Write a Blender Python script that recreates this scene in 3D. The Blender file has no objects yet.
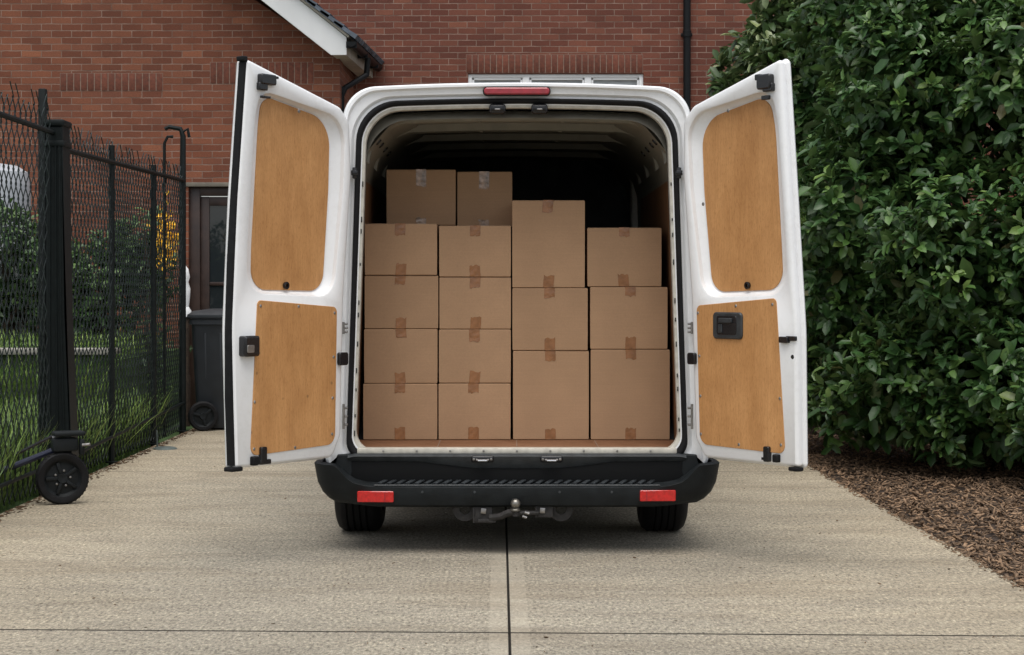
import bpy, bmesh, math, random
import numpy as np
from mathutils import Vector, Matrix
from mathutils.geometry import tessellate_polygon
random.seed(7); rng = np.random.default_rng(7)
S = bpy.context.scene; COL = S.collection
PI = math.pi
F = 1750.0; CX = 508.0; CY = 290.0; CZ = 1.37
def W(px, py, Y): return Vector(((px-CX)*Y/F, Y, CZ-(py-CY)*Y/F))
def G(px, py):
    Y = F*CZ/(py-CY); return Vector(((px-CX)*Y/F, Y, 0))

# ------------------------------------------------------------------ objects
def tag(o, label=None, cat=None, group=None, kind=None):
    if label: o['label'] = label
    if cat: o['category'] = cat
    if group: o['group'] = group
    if kind: o['kind'] = kind
    return o
def thing(name, loc, label, cat, group=None):
    o = bpy.data.objects.new(name, None); COL.objects.link(o); o.location = loc
    o.empty_display_size = .2
    return tag(o, label, cat, group)
def wloc(o):
    v = Vector((0, 0, 0))
    while o: v += o.location; o = o.parent
    return v
def link_mesh(name, me, mats, parent=None, smooth=None):
    if not isinstance(mats, (list, tuple)): mats = [mats]
    for m in mats: me.materials.append(m)
    o = bpy.data.objects.new(name, me); COL.objects.link(o)
    if parent:
        o.parent = parent; off = wloc(parent)
    else:
        n = len(me.vertices); co = np.empty(n*3, dtype=np.float32); me.vertices.foreach_get('co', co); co = co.reshape(-1, 3)
        mn = co.min(0); mx = co.max(0)
        off = Vector(((mn[0]+mx[0])/2, (mn[1]+mx[1])/2, mn[2])); o.location = off
    me.transform(Matrix.Translation(-off))
    if smooth is not None:
        me.polygons.foreach_set('use_smooth', [True]*len(me.polygons))
        me.set_sharp_from_angle(angle=math.radians(smooth))
    return o
def obj(name, bm, mats, parent=None, smooth=35, merge=True):
    if merge: bmesh.ops.remove_doubles(bm, verts=bm.verts, dist=1e-5)
    bmesh.ops.recalc_face_normals(bm, faces=bm.faces)
    me = bpy.data.meshes.new(name); bm.to_mesh(me); bm.free()
    return link_mesh(name, me, mats, parent, smooth)
def B(): return bmesh.new()

# ------------------------------------------------------------------ shapes
def box(bm, c, s, R=None, bev=0.0, seg=2, mi=0):
    t = bmesh.new(); bmesh.ops.create_cube(t, size=1)
    for v in t.verts: v.co = Vector((v.co.x*s[0], v.co.y*s[1], v.co.z*s[2]))
    if bev > 0: bmesh.ops.bevel(t, geom=list(t.edges), offset=min(bev, min(s)*.45), segments=seg, profile=.5, affect='EDGES')
    M = Matrix.Translation(c) @ (R.to_4x4() if R is not None else Matrix.Identity(4))
    merge_into(bm, t, M, mi)
def box2(bm, a, b, bev=0.0, mi=0, R=None):
    a = Vector(a); b = Vector(b)
    box(bm, (a+b)/2, [abs(b[i]-a[i]) for i in range(3)], R, bev, 2, mi)
def merge_into(bm, t, M=None, mi=0):
    mp = {}
    for v in t.verts: mp[v] = bm.verts.new(M @ v.co if M is not None else v.co)
    for f in t.faces:
        try:
            g = bm.faces.new([mp[v] for v in f.verts]); g.material_index = mi
        except ValueError: pass
    t.free()
def tube(bm, pts, r, n=8, cap=True, mi=0, flat=1.0):
    pts = [Vector(p) for p in pts]; rings = []
    rs = r if isinstance(r, (list, tuple)) else [r]*len(pts)
    up = None
    for i, p in enumerate(pts):
        d = (pts[min(i+1, len(pts)-1)]-pts[max(i-1, 0)]).normalized()
        if up is None: up = Vector((0, 0, 1)) if abs(d.z) < .9 else Vector((0, 1, 0))
        a = d.cross(up).normalized(); b = a.cross(d).normalized(); up = b
        rings.append([bm.verts.new(p + a*math.cos(2*PI*k/n)*rs[i] + b*math.sin(2*PI*k/n)*rs[i]*flat) for k in range(n)])
    for i in range(len(rings)-1):
        for k in range(n):
            f = bm.faces.new((rings[i][k], rings[i][(k+1) % n], rings[i+1][(k+1) % n], rings[i+1][k])); f.material_index = mi
    if cap:
        bm.faces.new(rings[0][::-1]).material_index = mi; bm.faces.new(rings[-1]).material_index = mi
def lathe(bm, c, axis, prof, n=32, mi=0, close=False):
    """prof: list of (radius, distance along axis)"""
    c = Vector(c); axis = Vector(axis).normalized()
    a = axis.cross(Vector((0, 0, 1)));  a = a.normalized() if a.length > .01 else Vector((1, 0, 0))
    b = axis.cross(a).normalized(); rings = []
    for r, d in prof:
        rings.append([bm.verts.new(c+axis*d+(a*math.cos(2*PI*k/n)+b*math.sin(2*PI*k/n))*max(r, 1e-4)) for k in range(n)])
    m = len(rings)
    for i in range(m if close else m-1):
        A = rings[i]; Bq = rings[(i+1) % m]
        for k in range(n):
            f = bm.faces.new((A[k], A[(k+1) % n], Bq[(k+1) % n], Bq[k])); f.material_index = mi
def fillet(pts, closed=True, seg=8):
    """pts [(x,y,r)] -> [(x,y)] rounded"""
    out = []; n = len(pts)
    for i, (x, y, r) in enumerate(pts):
        if not closed and i in (0, n-1): out.append((x, y)); continue
        p = Vector((x, y)); a = Vector(pts[i-1][:2])-p; b = Vector(pts[(i+1) % n][:2])-p
        la, lb = a.length, b.length; a.normalize(); b.normalize()
        ang = a.angle(b)
        if r < 1e-4 or ang > PI-.02: out.append((x, y)); continue
        t = min(r/math.tan(ang/2), la*.49, lb*.49); rr = t*math.tan(ang/2)
        c = p+(a+b).normalized()*(rr/math.sin(ang/2))
        s = p+a*t-c; e = p+b*t-c
        a0 = math.atan2(s.y, s.x); a1 = math.atan2(e.y, e.x); d = (a1-a0+PI) % (2*PI)-PI
        for k in range(seg+1):
            q = a0+d*k/seg; out.append((c.x+rr*math.cos(q), c.y+rr*math.sin(q)))
    return out
def inset(loop, o):
    """move closed 2D loop inwards by o (negative = outwards)"""
    n = len(loop); ar = sum(loop[i][0]*loop[(i+1) % n][1]-loop[(i+1) % n][0]*loop[i][1] for i in range(n))
    s = 1 if ar > 0 else -1; out = []
    for i in range(n):
        p = Vector(loop[i]); k = 1
        while (Vector(loop[i-k])-p).length < 1e-5: k += 1
        j = 1
        while (Vector(loop[(i+j) % n])-p).length < 1e-5: j += 1
        a = (p-Vector(loop[i-k])).normalized(); b = (Vector(loop[(i+j) % n])-p).normalized()
        na = Vector((-a.y, a.x))*s; nb = Vector((-b.y, b.x))*s; m = na+nb
        m = m/max(m.length_squared, .3)*2 if m.length > 1e-4 else na
        out.append((p.x+m.x*o, p.y+m.y*o))
    return out
def loft(bm, rings, closed=True, mi=0, mis=None):
    R = [[bm.verts.new(p) for p in r] for r in rings]
    for i in range(len(R)-1):
        n = len(R[i])
        for k in range(n if closed else n-1):
            f = bm.faces.new((R[i][k], R[i][(k+1) % n], R[i+1][(k+1) % n], R[i+1][k])); f.material_index = mis[i] if mis else mi
    return R
def plate(bm, loop, fn, t0, t1, bev=.002, mi=0):
    """solid plate: 2D loop in plane mapped by fn(u,v,t), front face at t0 (with a small rounded edge) to back t1"""
    s = 1 if t1 > t0 else -1
    rings = [[fn(u, v, t0) for u, v in inset(loop, bev)], [fn(u, v, t0+s*bev) for u, v in loop], [fn(u, v, t1) for u, v in loop]]
    R = loft(bm, rings, mi=mi)
    f = bm.faces.new(R[0]); f.material_index = mi; g = bm.faces.new(R[-1][::-1]); g.material_index = mi
    bmesh.ops.triangulate(bm, faces=[f, g])

# ------------------------------------------------------------------ materials
def mat(name, col, rough=.5, metal=0, noise=0, nscale=8, bump=0, bscale=40, coat=0, spec=None, stretch=None, detail=6, island=0, col2=None, trans=0, objr=0):
    m = bpy.data.materials.new(name); m.use_nodes = True; nt = m.node_tree; N = nt.nodes; L = nt.links
    b = N['Principled BSDF']; b.inputs['Base Color'].default_value = (*col, 1); b.inputs['Roughness'].default_value = rough
    b.inputs['Metallic'].default_value = metal; b.inputs['Coat Weight'].default_value = coat; b.inputs['Coat Roughness'].default_value = .08
    if spec is not None: b.inputs['Specular IOR Level'].default_value = spec
    tc = N.new('ShaderNodeTexCoord'); mp = N.new('ShaderNodeMapping'); L.new(tc.outputs['Object'], mp.inputs[0])
    if stretch: mp.inputs['Scale'].default_value = stretch
    src = None
    if noise or col2:
        n = N.new('ShaderNodeTexNoise'); n.inputs['Scale'].default_value = nscale; n.inputs['Detail'].default_value = detail; L.new(mp.outputs[0], n.inputs[0])
        r = N.new('ShaderNodeValToRGB'); L.new(n.outputs[0], r.inputs[0])
        c2 = col2 or tuple(c*(1+noise) for c in col); c1 = col if col2 else tuple(c*(1-noise) for c in col)
        r.color_ramp.elements[0].position = .32; r.color_ramp.elements[1].position = .68
        r.color_ramp.elements[0].color = (*c1, 1); r.color_ramp.elements[1].color = (*c2, 1)
        src = r.outputs[0]
        rr = N.new('ShaderNodeMapRange'); rr.inputs[3].default_value = max(.02, rough*.85); rr.inputs[4].default_value = min(1, rough*1.15)
        L.new(n.outputs[0], rr.inputs[0]); L.new(rr.outputs[0], b.inputs['Roughness'])
    if island or objr:
        if island:
            g = N.new('ShaderNodeNewGeometry'); ro = g.outputs['Random Per Island']; amt = island
        else:
            g = N.new('ShaderNodeObjectInfo'); ro = g.outputs['Random']; amt = objr
        h = N.new('ShaderNodeHueSaturation')
        mv = N.new('ShaderNodeMapRange'); mv.inputs[3].default_value = 1-amt; mv.inputs[4].default_value = 1+amt
        L.new(ro, mv.inputs[0]); L.new(mv.outputs[0], h.inputs['Value'])
        if src: L.new(src, h.inputs['Color'])
        else: h.inputs['Color'].default_value = (*col, 1)
        src = h.outputs[0]
    if src: L.new(src, b.inputs['Base Color'])
    if bump:
        n2 = N.new('ShaderNodeTexNoise'); n2.inputs['Scale'].default_value = bscale; n2.inputs['Detail'].default_value = 4; L.new(mp.outputs[0], n2.inputs[0])
        bp = N.new('ShaderNodeBump'); bp.inputs['Strength'].default_value = min(1, bump); bp.inputs['Distance'].default_value = .003
        L.new(n2.outputs[0], bp.inputs['Height']); L.new(bp.outputs[0], b.inputs['Normal'])
    if trans: b.inputs['Transmission Weight'].default_value = trans
    return m
def nodes(m): return m.node_tree.nodes, m.node_tree.links, m.node_tree.nodes['Principled BSDF']
def math_node(N, L, op, a, b=None, clamp=False):
    n = N.new('ShaderNodeMath'); n.operation = op; n.use_clamp = clamp
    for i, x in enumerate((a, b)):
        if x is None: continue
        if isinstance(x, (int, float)): n.inputs[i].default_value = x
        else: L.new(x, n.inputs[i])
    return n.outputs[0]
def mixc(N, L, fac, a, b, mode='MIX'):
    n = N.new('ShaderNodeMix'); n.data_type = 'RGBA'; n.blend_type = mode
    for s, x in ((n.inputs[0], fac), (n.inputs[6], a), (n.inputs[7], b)):
        if isinstance(x, (int, float)): s.default_value = x
        elif isinstance(x, tuple): s.default_value = (*x, 1)
        else: L.new(x, s)
    return n.outputs[2]
def noise(N, L, vec, scale, detail=5, rough=.55, stretch=None):
    n = N.new('ShaderNodeTexNoise'); n.inputs['Scale'].default_value = scale; n.inputs['Detail'].default_value = detail; n.inputs['Roughness'].default_value = rough
    if stretch:
        mp = N.new('ShaderNodeMapping'); mp.inputs['Scale'].default_value = stretch; L.new(vec, mp.inputs[0]); vec = mp.outputs[0]
    L.new(vec, n.inputs[0]); return n.outputs[0]
def ramp(N, L, x, stops):
    r = N.new('ShaderNodeValToRGB'); L.new(x, r.inputs[0]); e = r.color_ramp.elements
    e[0].position, e[0].color = stops[0][0], (*stops[0][1], 1); e[1].position, e[1].color = stops[1][0], (*stops[1][1], 1)
    for p, c in stops[2:]:
        q = e.new(p); q.color = (*c, 1)
    return r.outputs[0]
g3 = lambda v: (v, v, v)

def brick_mat(name, rot=False, ca=(.138, .041, .024), cb=(.225, .078, .044)):
    m = mat(name, ca, .85); N, L, b = nodes(m)
    tc = N.new('ShaderNodeTexCoord'); sp = N.new('ShaderNodeSeparateXYZ'); L.new(tc.outputs['Object'], sp.inputs[0])
    cb_ = N.new('ShaderNodeCombineXYZ')
    x = math_node(N, L, 'ADD', sp.outputs[0], sp.outputs[1])
    L.new(x, cb_.inputs[0]); L.new(sp.outputs[2], cb_.inputs[1])
    # slight waviness of the courses
    wv = noise(N, L, cb_.outputs[0], 7, 3); wv2 = noise(N, L, cb_.outputs[0], 40, 2)
    ds = math_node(N, L, 'MULTIPLY', math_node(N, L, 'SUBTRACT', wv, .5), .014)
    ds2 = math_node(N, L, 'MULTIPLY', math_node(N, L, 'SUBTRACT', wv2, .5), .008)
    v = N.new('ShaderNodeCombineXYZ'); L.new(math_node(N, L, 'ADD', x, ds2), v.inputs[0]); L.new(math_node(N, L, 'ADD', sp.outputs[2], math_node(N, L, 'ADD', ds, ds2)), v.inputs[1])
    br = N.new('ShaderNodeTexBrick'); L.new(v.outputs[0], br.inputs['Vector'])
    br.inputs['Scale'].default_value = 1; br.inputs['Brick Width'].default_value = .225; br.inputs['Row Height'].default_value = .075
    br.inputs['Mortar Size'].default_value = .0055; br.inputs['Mortar Smooth'].default_value = .3; br.inputs['Bias'].default_value = 0
    br.inputs['Color1'].default_value = (0, 0, 0, 1); br.inputs['Color2'].default_value = (1, 1, 1, 1); br.inputs['Mortar'].default_value = (.5, .5, .5, 1)
    sc = N.new('ShaderNodeSeparateColor'); L.new(br.outputs['Color'], sc.inputs[0])
    base = ramp(N, L, sc.outputs[0], [(0, tuple(c*.86 for c in ca)), (1, cb), (.3, ca), (.62, tuple((p+q)/2 for p, q in zip(ca, cb))), (.85, (ca[0]*1.1, ca[1]*1.2, ca[2]*1.3))])
    blot = noise(N, L, v.outputs[0], 1.1, 4); fine = noise(N, L, v.outputs[0], 90, 5, .7, (.6, 1.5, 1))
    base = mixc(N, L, 1.0, base, ramp(N, L, blot, [(.3, (.80, .80, .82)), (.7, (1.15, 1.12, 1.08))]), 'MULTIPLY')
    base = mixc(N, L, 1.0, base, ramp(N, L, fine, [(.28, g3(.68)), (.7, g3(1.25))]), 'MULTIPLY')
    mort = ramp(N, L, noise(N, L, v.outputs[0], 5, 4), [(.35, (.15, .092, .068)), (.65, (.30, .20, .155))])
    colr = mixc(N, L, br.outputs['Fac'], base, mort)
    ef = ramp(N, L, noise(N, L, v.outputs[0], 3.2, 6, .75, (1, 2.2, 1)), [(.70, g3(0)), (.78, g3(1))])
    efs = N.new('ShaderNodeSeparateColor'); L.new(ef, efs.inputs[0])
    colr = mixc(N, L, math_node(N, L, 'MULTIPLY', efs.outputs[0], .55), colr, (.42, .33, .25))
    L.new(colr, b.inputs['Base Color'])
    h = math_node(N, L, 'SUBTRACT', math_node(N, L, 'MULTIPLY', fine, .35), br.outputs['Fac'])
    bp = N.new('ShaderNodeBump'); bp.inputs['Strength'].default_value = .7; bp.inputs['Distance'].default_value = .006; L.new(h, bp.inputs['Height']); L.new(bp.outputs[0], b.inputs['Normal'])
    return m
def concrete_mat(name, smooth=False):
    m = mat(name, (.3, .27, .22), .9, spec=.25); N, L, b = nodes(m)
    tc = N.new('ShaderNodeTexCoord'); V = tc.outputs['Object']
    big = noise(N, L, V, .55, 5, .6, (.8, 1.0, 1)); mid = noise(N, L, V, 5, 6, .65, (.35, 1.4, 1)); fine = noise(N, L, V, 42, 6, .74, (1.5, .62, 1)); grain = noise(N, L, V, 150, 3, .7, (1.4, .6, 1))
    k = (.390, .350, .275) if not smooth else (.365, .328, .258)
    c = ramp(N, L, big, [(.3, tuple(x*.80 for x in k)), (.7, tuple(x*1.10 for x in k))])
    c = mixc(N, L, 1, c, ramp(N, L, mid, [(.25, (.80, .80, .81)), (.75, (1.13, 1.12, 1.10))]), 'MULTIPLY')
    a = .5 if smooth else 1
    c = mixc(N, L, a, c, ramp(N, L, fine, [(.33, g3(.28)), (.45, g3(.84)), (.56, g3(1.10)), (.66, (1.75, 1.72, 1.64))]), 'MULTIPLY')
    c = mixc(N, L, a*.8, c, ramp(N, L, grain, [(.3, g3(.7)), (.7, g3(1.25))]), 'MULTIPLY')
    vo = N.new('ShaderNodeTexVoronoi'); vo.inputs['Scale'].default_value = 16; L.new(V, vo.inputs['Vector'])
    pit = ramp(N, L, vo.outputs['Distance'], [(.07, g3(.40)), (.13, g3(1))])
    sel = noise(N, L, V, 9, 2); sf = N.new('ShaderNodeSeparateColor'); L.new(ramp(N, L, sel, [(.55, g3(0)), (.6, g3(.8))]), sf.inputs[0])
    c = mixc(N, L, sf.outputs[0], c, mixc(N, L, 1, c, pit, 'MULTIPLY'))
    v2 = N.new('ShaderNodeTexVoronoi'); v2.inputs['Scale'].default_value = 60; v2.inputs['Randomness'].default_value = 1; L.new(V, v2.inputs['Vector'])
    sv = N.new('ShaderNodeSeparateColor'); L.new(v2.outputs['Color'], sv.inputs[0])
    dk = math_node(N, L, 'MULTIPLY', math_node(N, L, 'LESS_THAN', v2.outputs['Distance'], .34), math_node(N, L, 'GREATER_THAN', sv.outputs[0], .80))
    lt_ = math_node(N, L, 'MULTIPLY', math_node(N, L, 'LESS_THAN', v2.outputs['Distance'], .30), math_node(N, L, 'LESS_THAN', sv.outputs[0], .14))
    c = mixc(N, L, math_node(N, L, 'MULTIPLY', dk, .55 if not smooth else .2), c, (.09, .078, .060)); c = mixc(N, L, math_node(N, L, 'MULTIPLY', lt_, .5 if not smooth else .2), c, (.62, .58, .48))
    # greyer wear down the middle of the drive, browner dirt towards its edges
    sx = N.new('ShaderNodeSeparateXYZ'); L.new(V, sx.inputs[0]); wob = math_node(N, L, 'MULTIPLY', math_node(N, L, 'SUBTRACT', noise(N, L, V, .9, 5, .65), .5), 1.8)
    ax_ = math_node(N, L, 'ABSOLUTE', math_node(N, L, 'ADD', sx.outputs[0], wob)); wr_ = ramp(N, L, math_node(N, L, 'DIVIDE', ax_, 3.2), [(.30, (.90, .91, .93)), (.85, (1.07, 1.03, .97))])
    c = mixc(N, L, 1, c, wr_, 'MULTIPLY')
    # old damp stains with an outline of their own
    st = noise(N, L, V, .9, 7, .7, (.5, 1.6, 1)); sfc = N.new('ShaderNodeSeparateColor'); L.new(ramp(N, L, st, [(.50, g3(0)), (.62, g3(1))]), sfc.inputs[0])
    c = mixc(N, L, math_node(N, L, 'MULTIPLY', sfc.outputs[0], .35), c, (.16, .125, .085))
    L.new(c, b.inputs['Base Color'])
    h = math_node(N, L, 'ADD', math_node(N, L, 'MULTIPLY', fine, 1.0), math_node(N, L, 'MULTIPLY', mid, .8))
    bp = N.new('ShaderNodeBump'); bp.inputs['Strength'].default_value = .35 if smooth else 1.0; bp.inputs['Distance'].default_value = .013; L.new(h, bp.inputs['Height']); L.new(bp.outputs[0], b.inputs['Normal'])
    return m
def ply_mat(name, k):
    m = mat(name, k, .55, spec=.35); N, L, b = nodes(m)
    tc = N.new('ShaderNodeTexCoord'); V = tc.outputs['Object']
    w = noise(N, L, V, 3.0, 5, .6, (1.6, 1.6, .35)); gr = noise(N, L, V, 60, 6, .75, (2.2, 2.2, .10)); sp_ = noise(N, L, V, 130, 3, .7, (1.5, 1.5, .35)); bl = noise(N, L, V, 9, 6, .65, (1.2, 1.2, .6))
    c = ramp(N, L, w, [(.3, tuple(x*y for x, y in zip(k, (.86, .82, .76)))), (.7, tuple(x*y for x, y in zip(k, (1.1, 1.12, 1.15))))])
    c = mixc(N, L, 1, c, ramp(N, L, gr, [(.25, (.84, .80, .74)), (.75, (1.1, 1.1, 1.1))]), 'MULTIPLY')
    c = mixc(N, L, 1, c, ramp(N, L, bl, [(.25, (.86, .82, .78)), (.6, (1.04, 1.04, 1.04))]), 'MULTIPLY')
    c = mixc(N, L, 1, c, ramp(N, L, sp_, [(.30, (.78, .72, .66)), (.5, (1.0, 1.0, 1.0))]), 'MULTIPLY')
    vo = N.new('ShaderNodeTexVoronoi'); vo.inputs['Scale'].default_value = 7; L.new(V, vo.inputs['Vector'])
    kn = N.new('ShaderNodeSeparateColor'); L.new(ramp(N, L, vo.outputs['Distance'], [(.035, g3(.75)), (.075, g3(0))]), kn.inputs[0])
    c = mixc(N, L, kn.outputs[0], c, tuple(x*.4 for x in k))
    L.new(c, b.inputs['Base Color'])
    bp = N.new('ShaderNodeBump'); bp.inputs['Strength'].default_value = .25; bp.inputs['Distance'].default_value = .002; L.new(gr, bp.inputs['Height']); L.new(bp.outputs[0], b.inputs['Normal'])
    return m
def card_mat():
    k = (.405, .252, .148)
    m = mat('cardboard', k, .8, spec=.25); N, L, b = nodes(m)
    tc = N.new('ShaderNodeTexCoord'); V = tc.outputs['Object']
    a = noise(N, L, V, 3, 4); f = noise(N, L, V, 120, 4, .7); flute = noise(N, L, V, 60, 2, .5, (.05, .05, 3.5))
    c = ramp(N, L, a, [(.3, tuple(x*.92 for x in k)), (.7, tuple(x*1.07 for x in k))])
    c = mixc(N, L, 1, c, ramp(N, L, f, [(.3, g3(.93)), (.7, g3(1.06))]), 'MULTIPLY')
    c = mixc(N, L, 1, c, ramp(N, L, flute, [(.3, g3(.97)), (.7, g3(1.03))]), 'MULTIPLY')
    oi = N.new('ShaderNodeObjectInfo'); h = N.new('ShaderNodeHueSaturation'); mr = N.new('ShaderNodeMapRange'); mr.inputs[3].default_value = .92; mr.inputs[4].default_value = 1.08
    L.new(oi.outputs['Random'], mr.inputs[0]); L.new(mr.outputs[0], h.inputs['Value']); L.new(c, h.inputs['Color'])
    L.new(h.outputs[0], b.inputs['Base Color'])
    bp = N.new('ShaderNodeBump'); bp.inputs['Strength'].default_value = .35; bp.inputs['Distance'].default_value = .006; L.new(a, bp.inputs['Height']); L.new(bp.outputs[0], b.inputs['Normal'])
    return m
def leaf_mat(name, k, k2, rough=.38, rare=None):
    m = mat(name, k, rough, spec=.5); N, L, b = nodes(m)
    g = N.new('ShaderNodeNewGeometry'); stops = [(0, tuple(x*.75 for x in k)), (1, k2), (.6, k)]
    if rare: stops[1] = (.985, k2); stops.append((.995, rare))
    c = ramp(N, L, g.outputs['Random Per Island'], stops)
    tc = N.new('ShaderNodeTexCoord'); n = noise(N, L, tc.outputs['Object'], 30, 3)
    c = mixc(N, L, 1, c, ramp(N, L, n, [(.3, g3(.85)), (.7, g3(1.15))]), 'MULTIPLY')
    bk = mixc(N, L, g.outputs['Backfacing'], c, mixc(N, L, .4, c, (.16, .2, .09)))
    L.new(bk, b.inputs['Base Color'])
    tr = N.new('ShaderNodeBsdfTranslucent'); L.new(c, tr.inputs[0]); ms = N.new('ShaderNodeMixShader'); ms.inputs[0].default_value = .18
    out = N['Material Output']; L.new(b.outputs[0], ms.inputs[1]); L.new(tr.outputs[0], ms.inputs[2]); L.new(ms.outputs[0], out.inputs[0])
    return m
def paint_mat(name, k, dirt=(.45, .42, .36)):
    m = mat(name, k, .32, coat=.5); N, L, b = nodes(m)
    tc = N.new('ShaderNodeTexCoord'); n = noise(N, L, tc.outputs['Object'], 2.3, 8, .7); n2 = noise(N, L, tc.outputs['Object'], 26, 6, .75)
    s = N.new('ShaderNodeSeparateColor'); L.new(ramp(N, L, math_node(N, L, 'MULTIPLY', n, n2), [(.24, g3(0)), (.40, g3(1))]), s.inputs[0])
    L.new(mixc(N, L, math_node(N, L, 'MULTIPLY', s.outputs[0], .16), k, dirt), b.inputs['Base Color'])
    r = N.new('ShaderNodeMapRange'); r.inputs[3].default_value = .22; r.inputs[4].default_value = .5; L.new(n2, r.inputs[0]); L.new(r.outputs[0], b.inputs['Roughness'])
    return m

M = dict(
 white=paint_mat('white_paint', (.84, .85, .86)),
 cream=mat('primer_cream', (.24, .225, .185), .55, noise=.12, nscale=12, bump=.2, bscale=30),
 flange=mat('flange_paint', (.52, .50, .44), .5, noise=.15, nscale=25),
 rubber=mat('black_rubber', (.008, .008, .009), .65, spec=.22, noise=.3, nscale=30, bump=.3, bscale=80),
 plastic=mat('black_plastic', (.011, .0135, .015), .55, spec=.22, noise=.25, nscale=14, bump=.5, bscale=260),
 plastic2=mat('grey_black_plastic', (.030, .035, .039), .42, noise=.25, nscale=20, bump=.4, bscale=200),
 blackgloss=mat('black_gloss', (.01, .01, .012), .25),
 metal=mat('zinc_metal', (.30, .29, .28), .4, metal=.9, noise=.25, nscale=40),
 bright=mat('bright_striker', (.75, .75, .75), .25, metal=.8),
 rust=mat('worn_steel', (.028, .026, .025), .7, metal=.2, noise=.5, nscale=40, bump=.5, bscale=60),
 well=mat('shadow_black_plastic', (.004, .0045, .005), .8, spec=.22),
 stone2=mat('dull_render', (.17, .15, .12), .8, noise=.2, nscale=9),
 bulk=mat('dark_bulkhead', (.07, .078, .092), .6, noise=.3, nscale=6),
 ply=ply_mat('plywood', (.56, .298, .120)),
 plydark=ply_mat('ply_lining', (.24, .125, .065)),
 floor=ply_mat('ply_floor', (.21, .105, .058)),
 card=card_mat(),
 tape=mat('brown_tape', (.285, .130, .055), .22, noise=.22, nscale=22, bump=.8, bscale=45),
 tapeclear=mat('shiny_tape', (.34, .22, .15), .12, noise=.5, nscale=30, bump=1, bscale=40, coat=.6),
 red=mat('red_lens', (.50, .008, .008), .22, noise=.2, nscale=60, coat=.6),
 redlamp=mat('brake_lens', (.30, .010, .022), .25, noise=.2, nscale=40, coat=.6),
 brick=brick_mat('red_brick'), brick2=brick_mat('red_brick_left', ca=(.165, .052, .026), cb=(.270, .096, .048)),
 soldier=mat('soldier_brick', (.145, .045, .026), .85, noise=.25, nscale=30, bump=.6, bscale=60, island=.2),
 mortar=mat('mortar', (.24, .165, .125), .9, noise=.2, nscale=30),
 upvc=mat('white_upvc', (.84, .85, .85), .4, noise=.06, nscale=3),
 barge=mat('barge_white', (.72, .73, .73), .5, noise=.08, nscale=2.5, stretch=(1, 1, .4)),
 soffit=mat('soffit_beige', (.42, .39, .33), .6, noise=.2, nscale=5),
 tile=mat('slate_tile', (.095, .115, .145), .7, noise=.35, nscale=12, bump=.5, bscale=40, island=.35),
 gutter=mat('black_gutter', (.006, .007, .008), .45, spec=.22, noise=.2, nscale=8),
 brown=mat('brown_frame', (.035, .019, .014), .5, noise=.3, nscale=10),
 glass=mat('dark_glass', (.02, .025, .028), .04, spec=.8),
 glass2=mat('pale_blind_glass', (.33, .35, .36), .12, noise=.3, nscale=6, stretch=(1, 1, 6)),
 fence=mat('dark_green_coating', (.005, .008, .008), .55, spec=.22, noise=.3, nscale=20),
 wire=mat('green_wire', (.010, .016, .015), .35, noise=.6, nscale=7, spec=.6),
 bin=mat('bin_plastic', (.022, .026, .031), .5, noise=.15, nscale=7, bump=.3, bscale=120),
 mulchb=mat('mulch_soil', (.030, .018, .011), .95, noise=.4, nscale=30, bump=1, bscale=50),
 chip=mat('bark_chip', (.175, .110, .064), .85, noise=.3, nscale=60, island=.65),
 soil=mat('garden_soil', (.030, .035, .016), .95, noise=.4, nscale=8, bump=1, bscale=20),
 lawn=mat('lawn_green', (.040, .080, .020), .9, noise=.4, nscale=9, bump=1, bscale=30),
 blade=leaf_mat('grass_blade', (.095, .175, .034), (.25, .35, .07), .5),
 bark=mat('bark', (.060, .042, .030), .9, noise=.4, nscale=25, bump=1, bscale=40),
 leaf=leaf_mat('broad_leaf', (.044, .108, .028), (.110, .200, .050), .42, rare=(.13, .12, .045)),
 leafy=leaf_mat('young_leaf', (.085, .175, .040), (.17, .26, .065), .4),
 leaf2=leaf_mat('pale_leaf', (.060, .110, .034), (.24, .28, .12), .4),
 leaf3=leaf_mat('garden_leaf', (.045, .10, .028), (.11, .18, .05), .5),
 litter=mat('dry_leaf', (.10, .055, .025), .8, island=.5),
 petal=mat('yellow_petal', (.75, .42, .02), .6, island=.4),
 stone=mat('pale_stone', (.27, .26, .23), .9, noise=.25, nscale=12, bump=.8, bscale=40),
 pale=mat('pale_grey_plastic', (.36, .38, .41), .5, noise=.12, nscale=3),
 teal=mat('grey_green_iron', (.075, .095, .09), .6, noise=.3, nscale=30, bump=.6, bscale=60),
 joint=mat('joint_dirt', (.030, .026, .020), .95, noise=.4, nscale=40),
 conc=concrete_mat('brushed_concrete'), concs=concrete_mat('trowelled_concrete', True),
)

# ------------------------------------------------------------------ ground
def quad_sheet(name, pts, m, kind='structure', z=None):
    bm = B(); f = bm.faces.new([bm.verts.new(Vector(p) if z is None else Vector((p[0], p[1], z))) for p in pts])
    return tag(obj(name, bm, m, None, None), kind=kind)
quad_sheet('ground', [(-400, -200, 0), (400, -200, 0), (400, 600, 0), (-400, 600, 0)], M['soil'], z=-.09)
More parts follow.
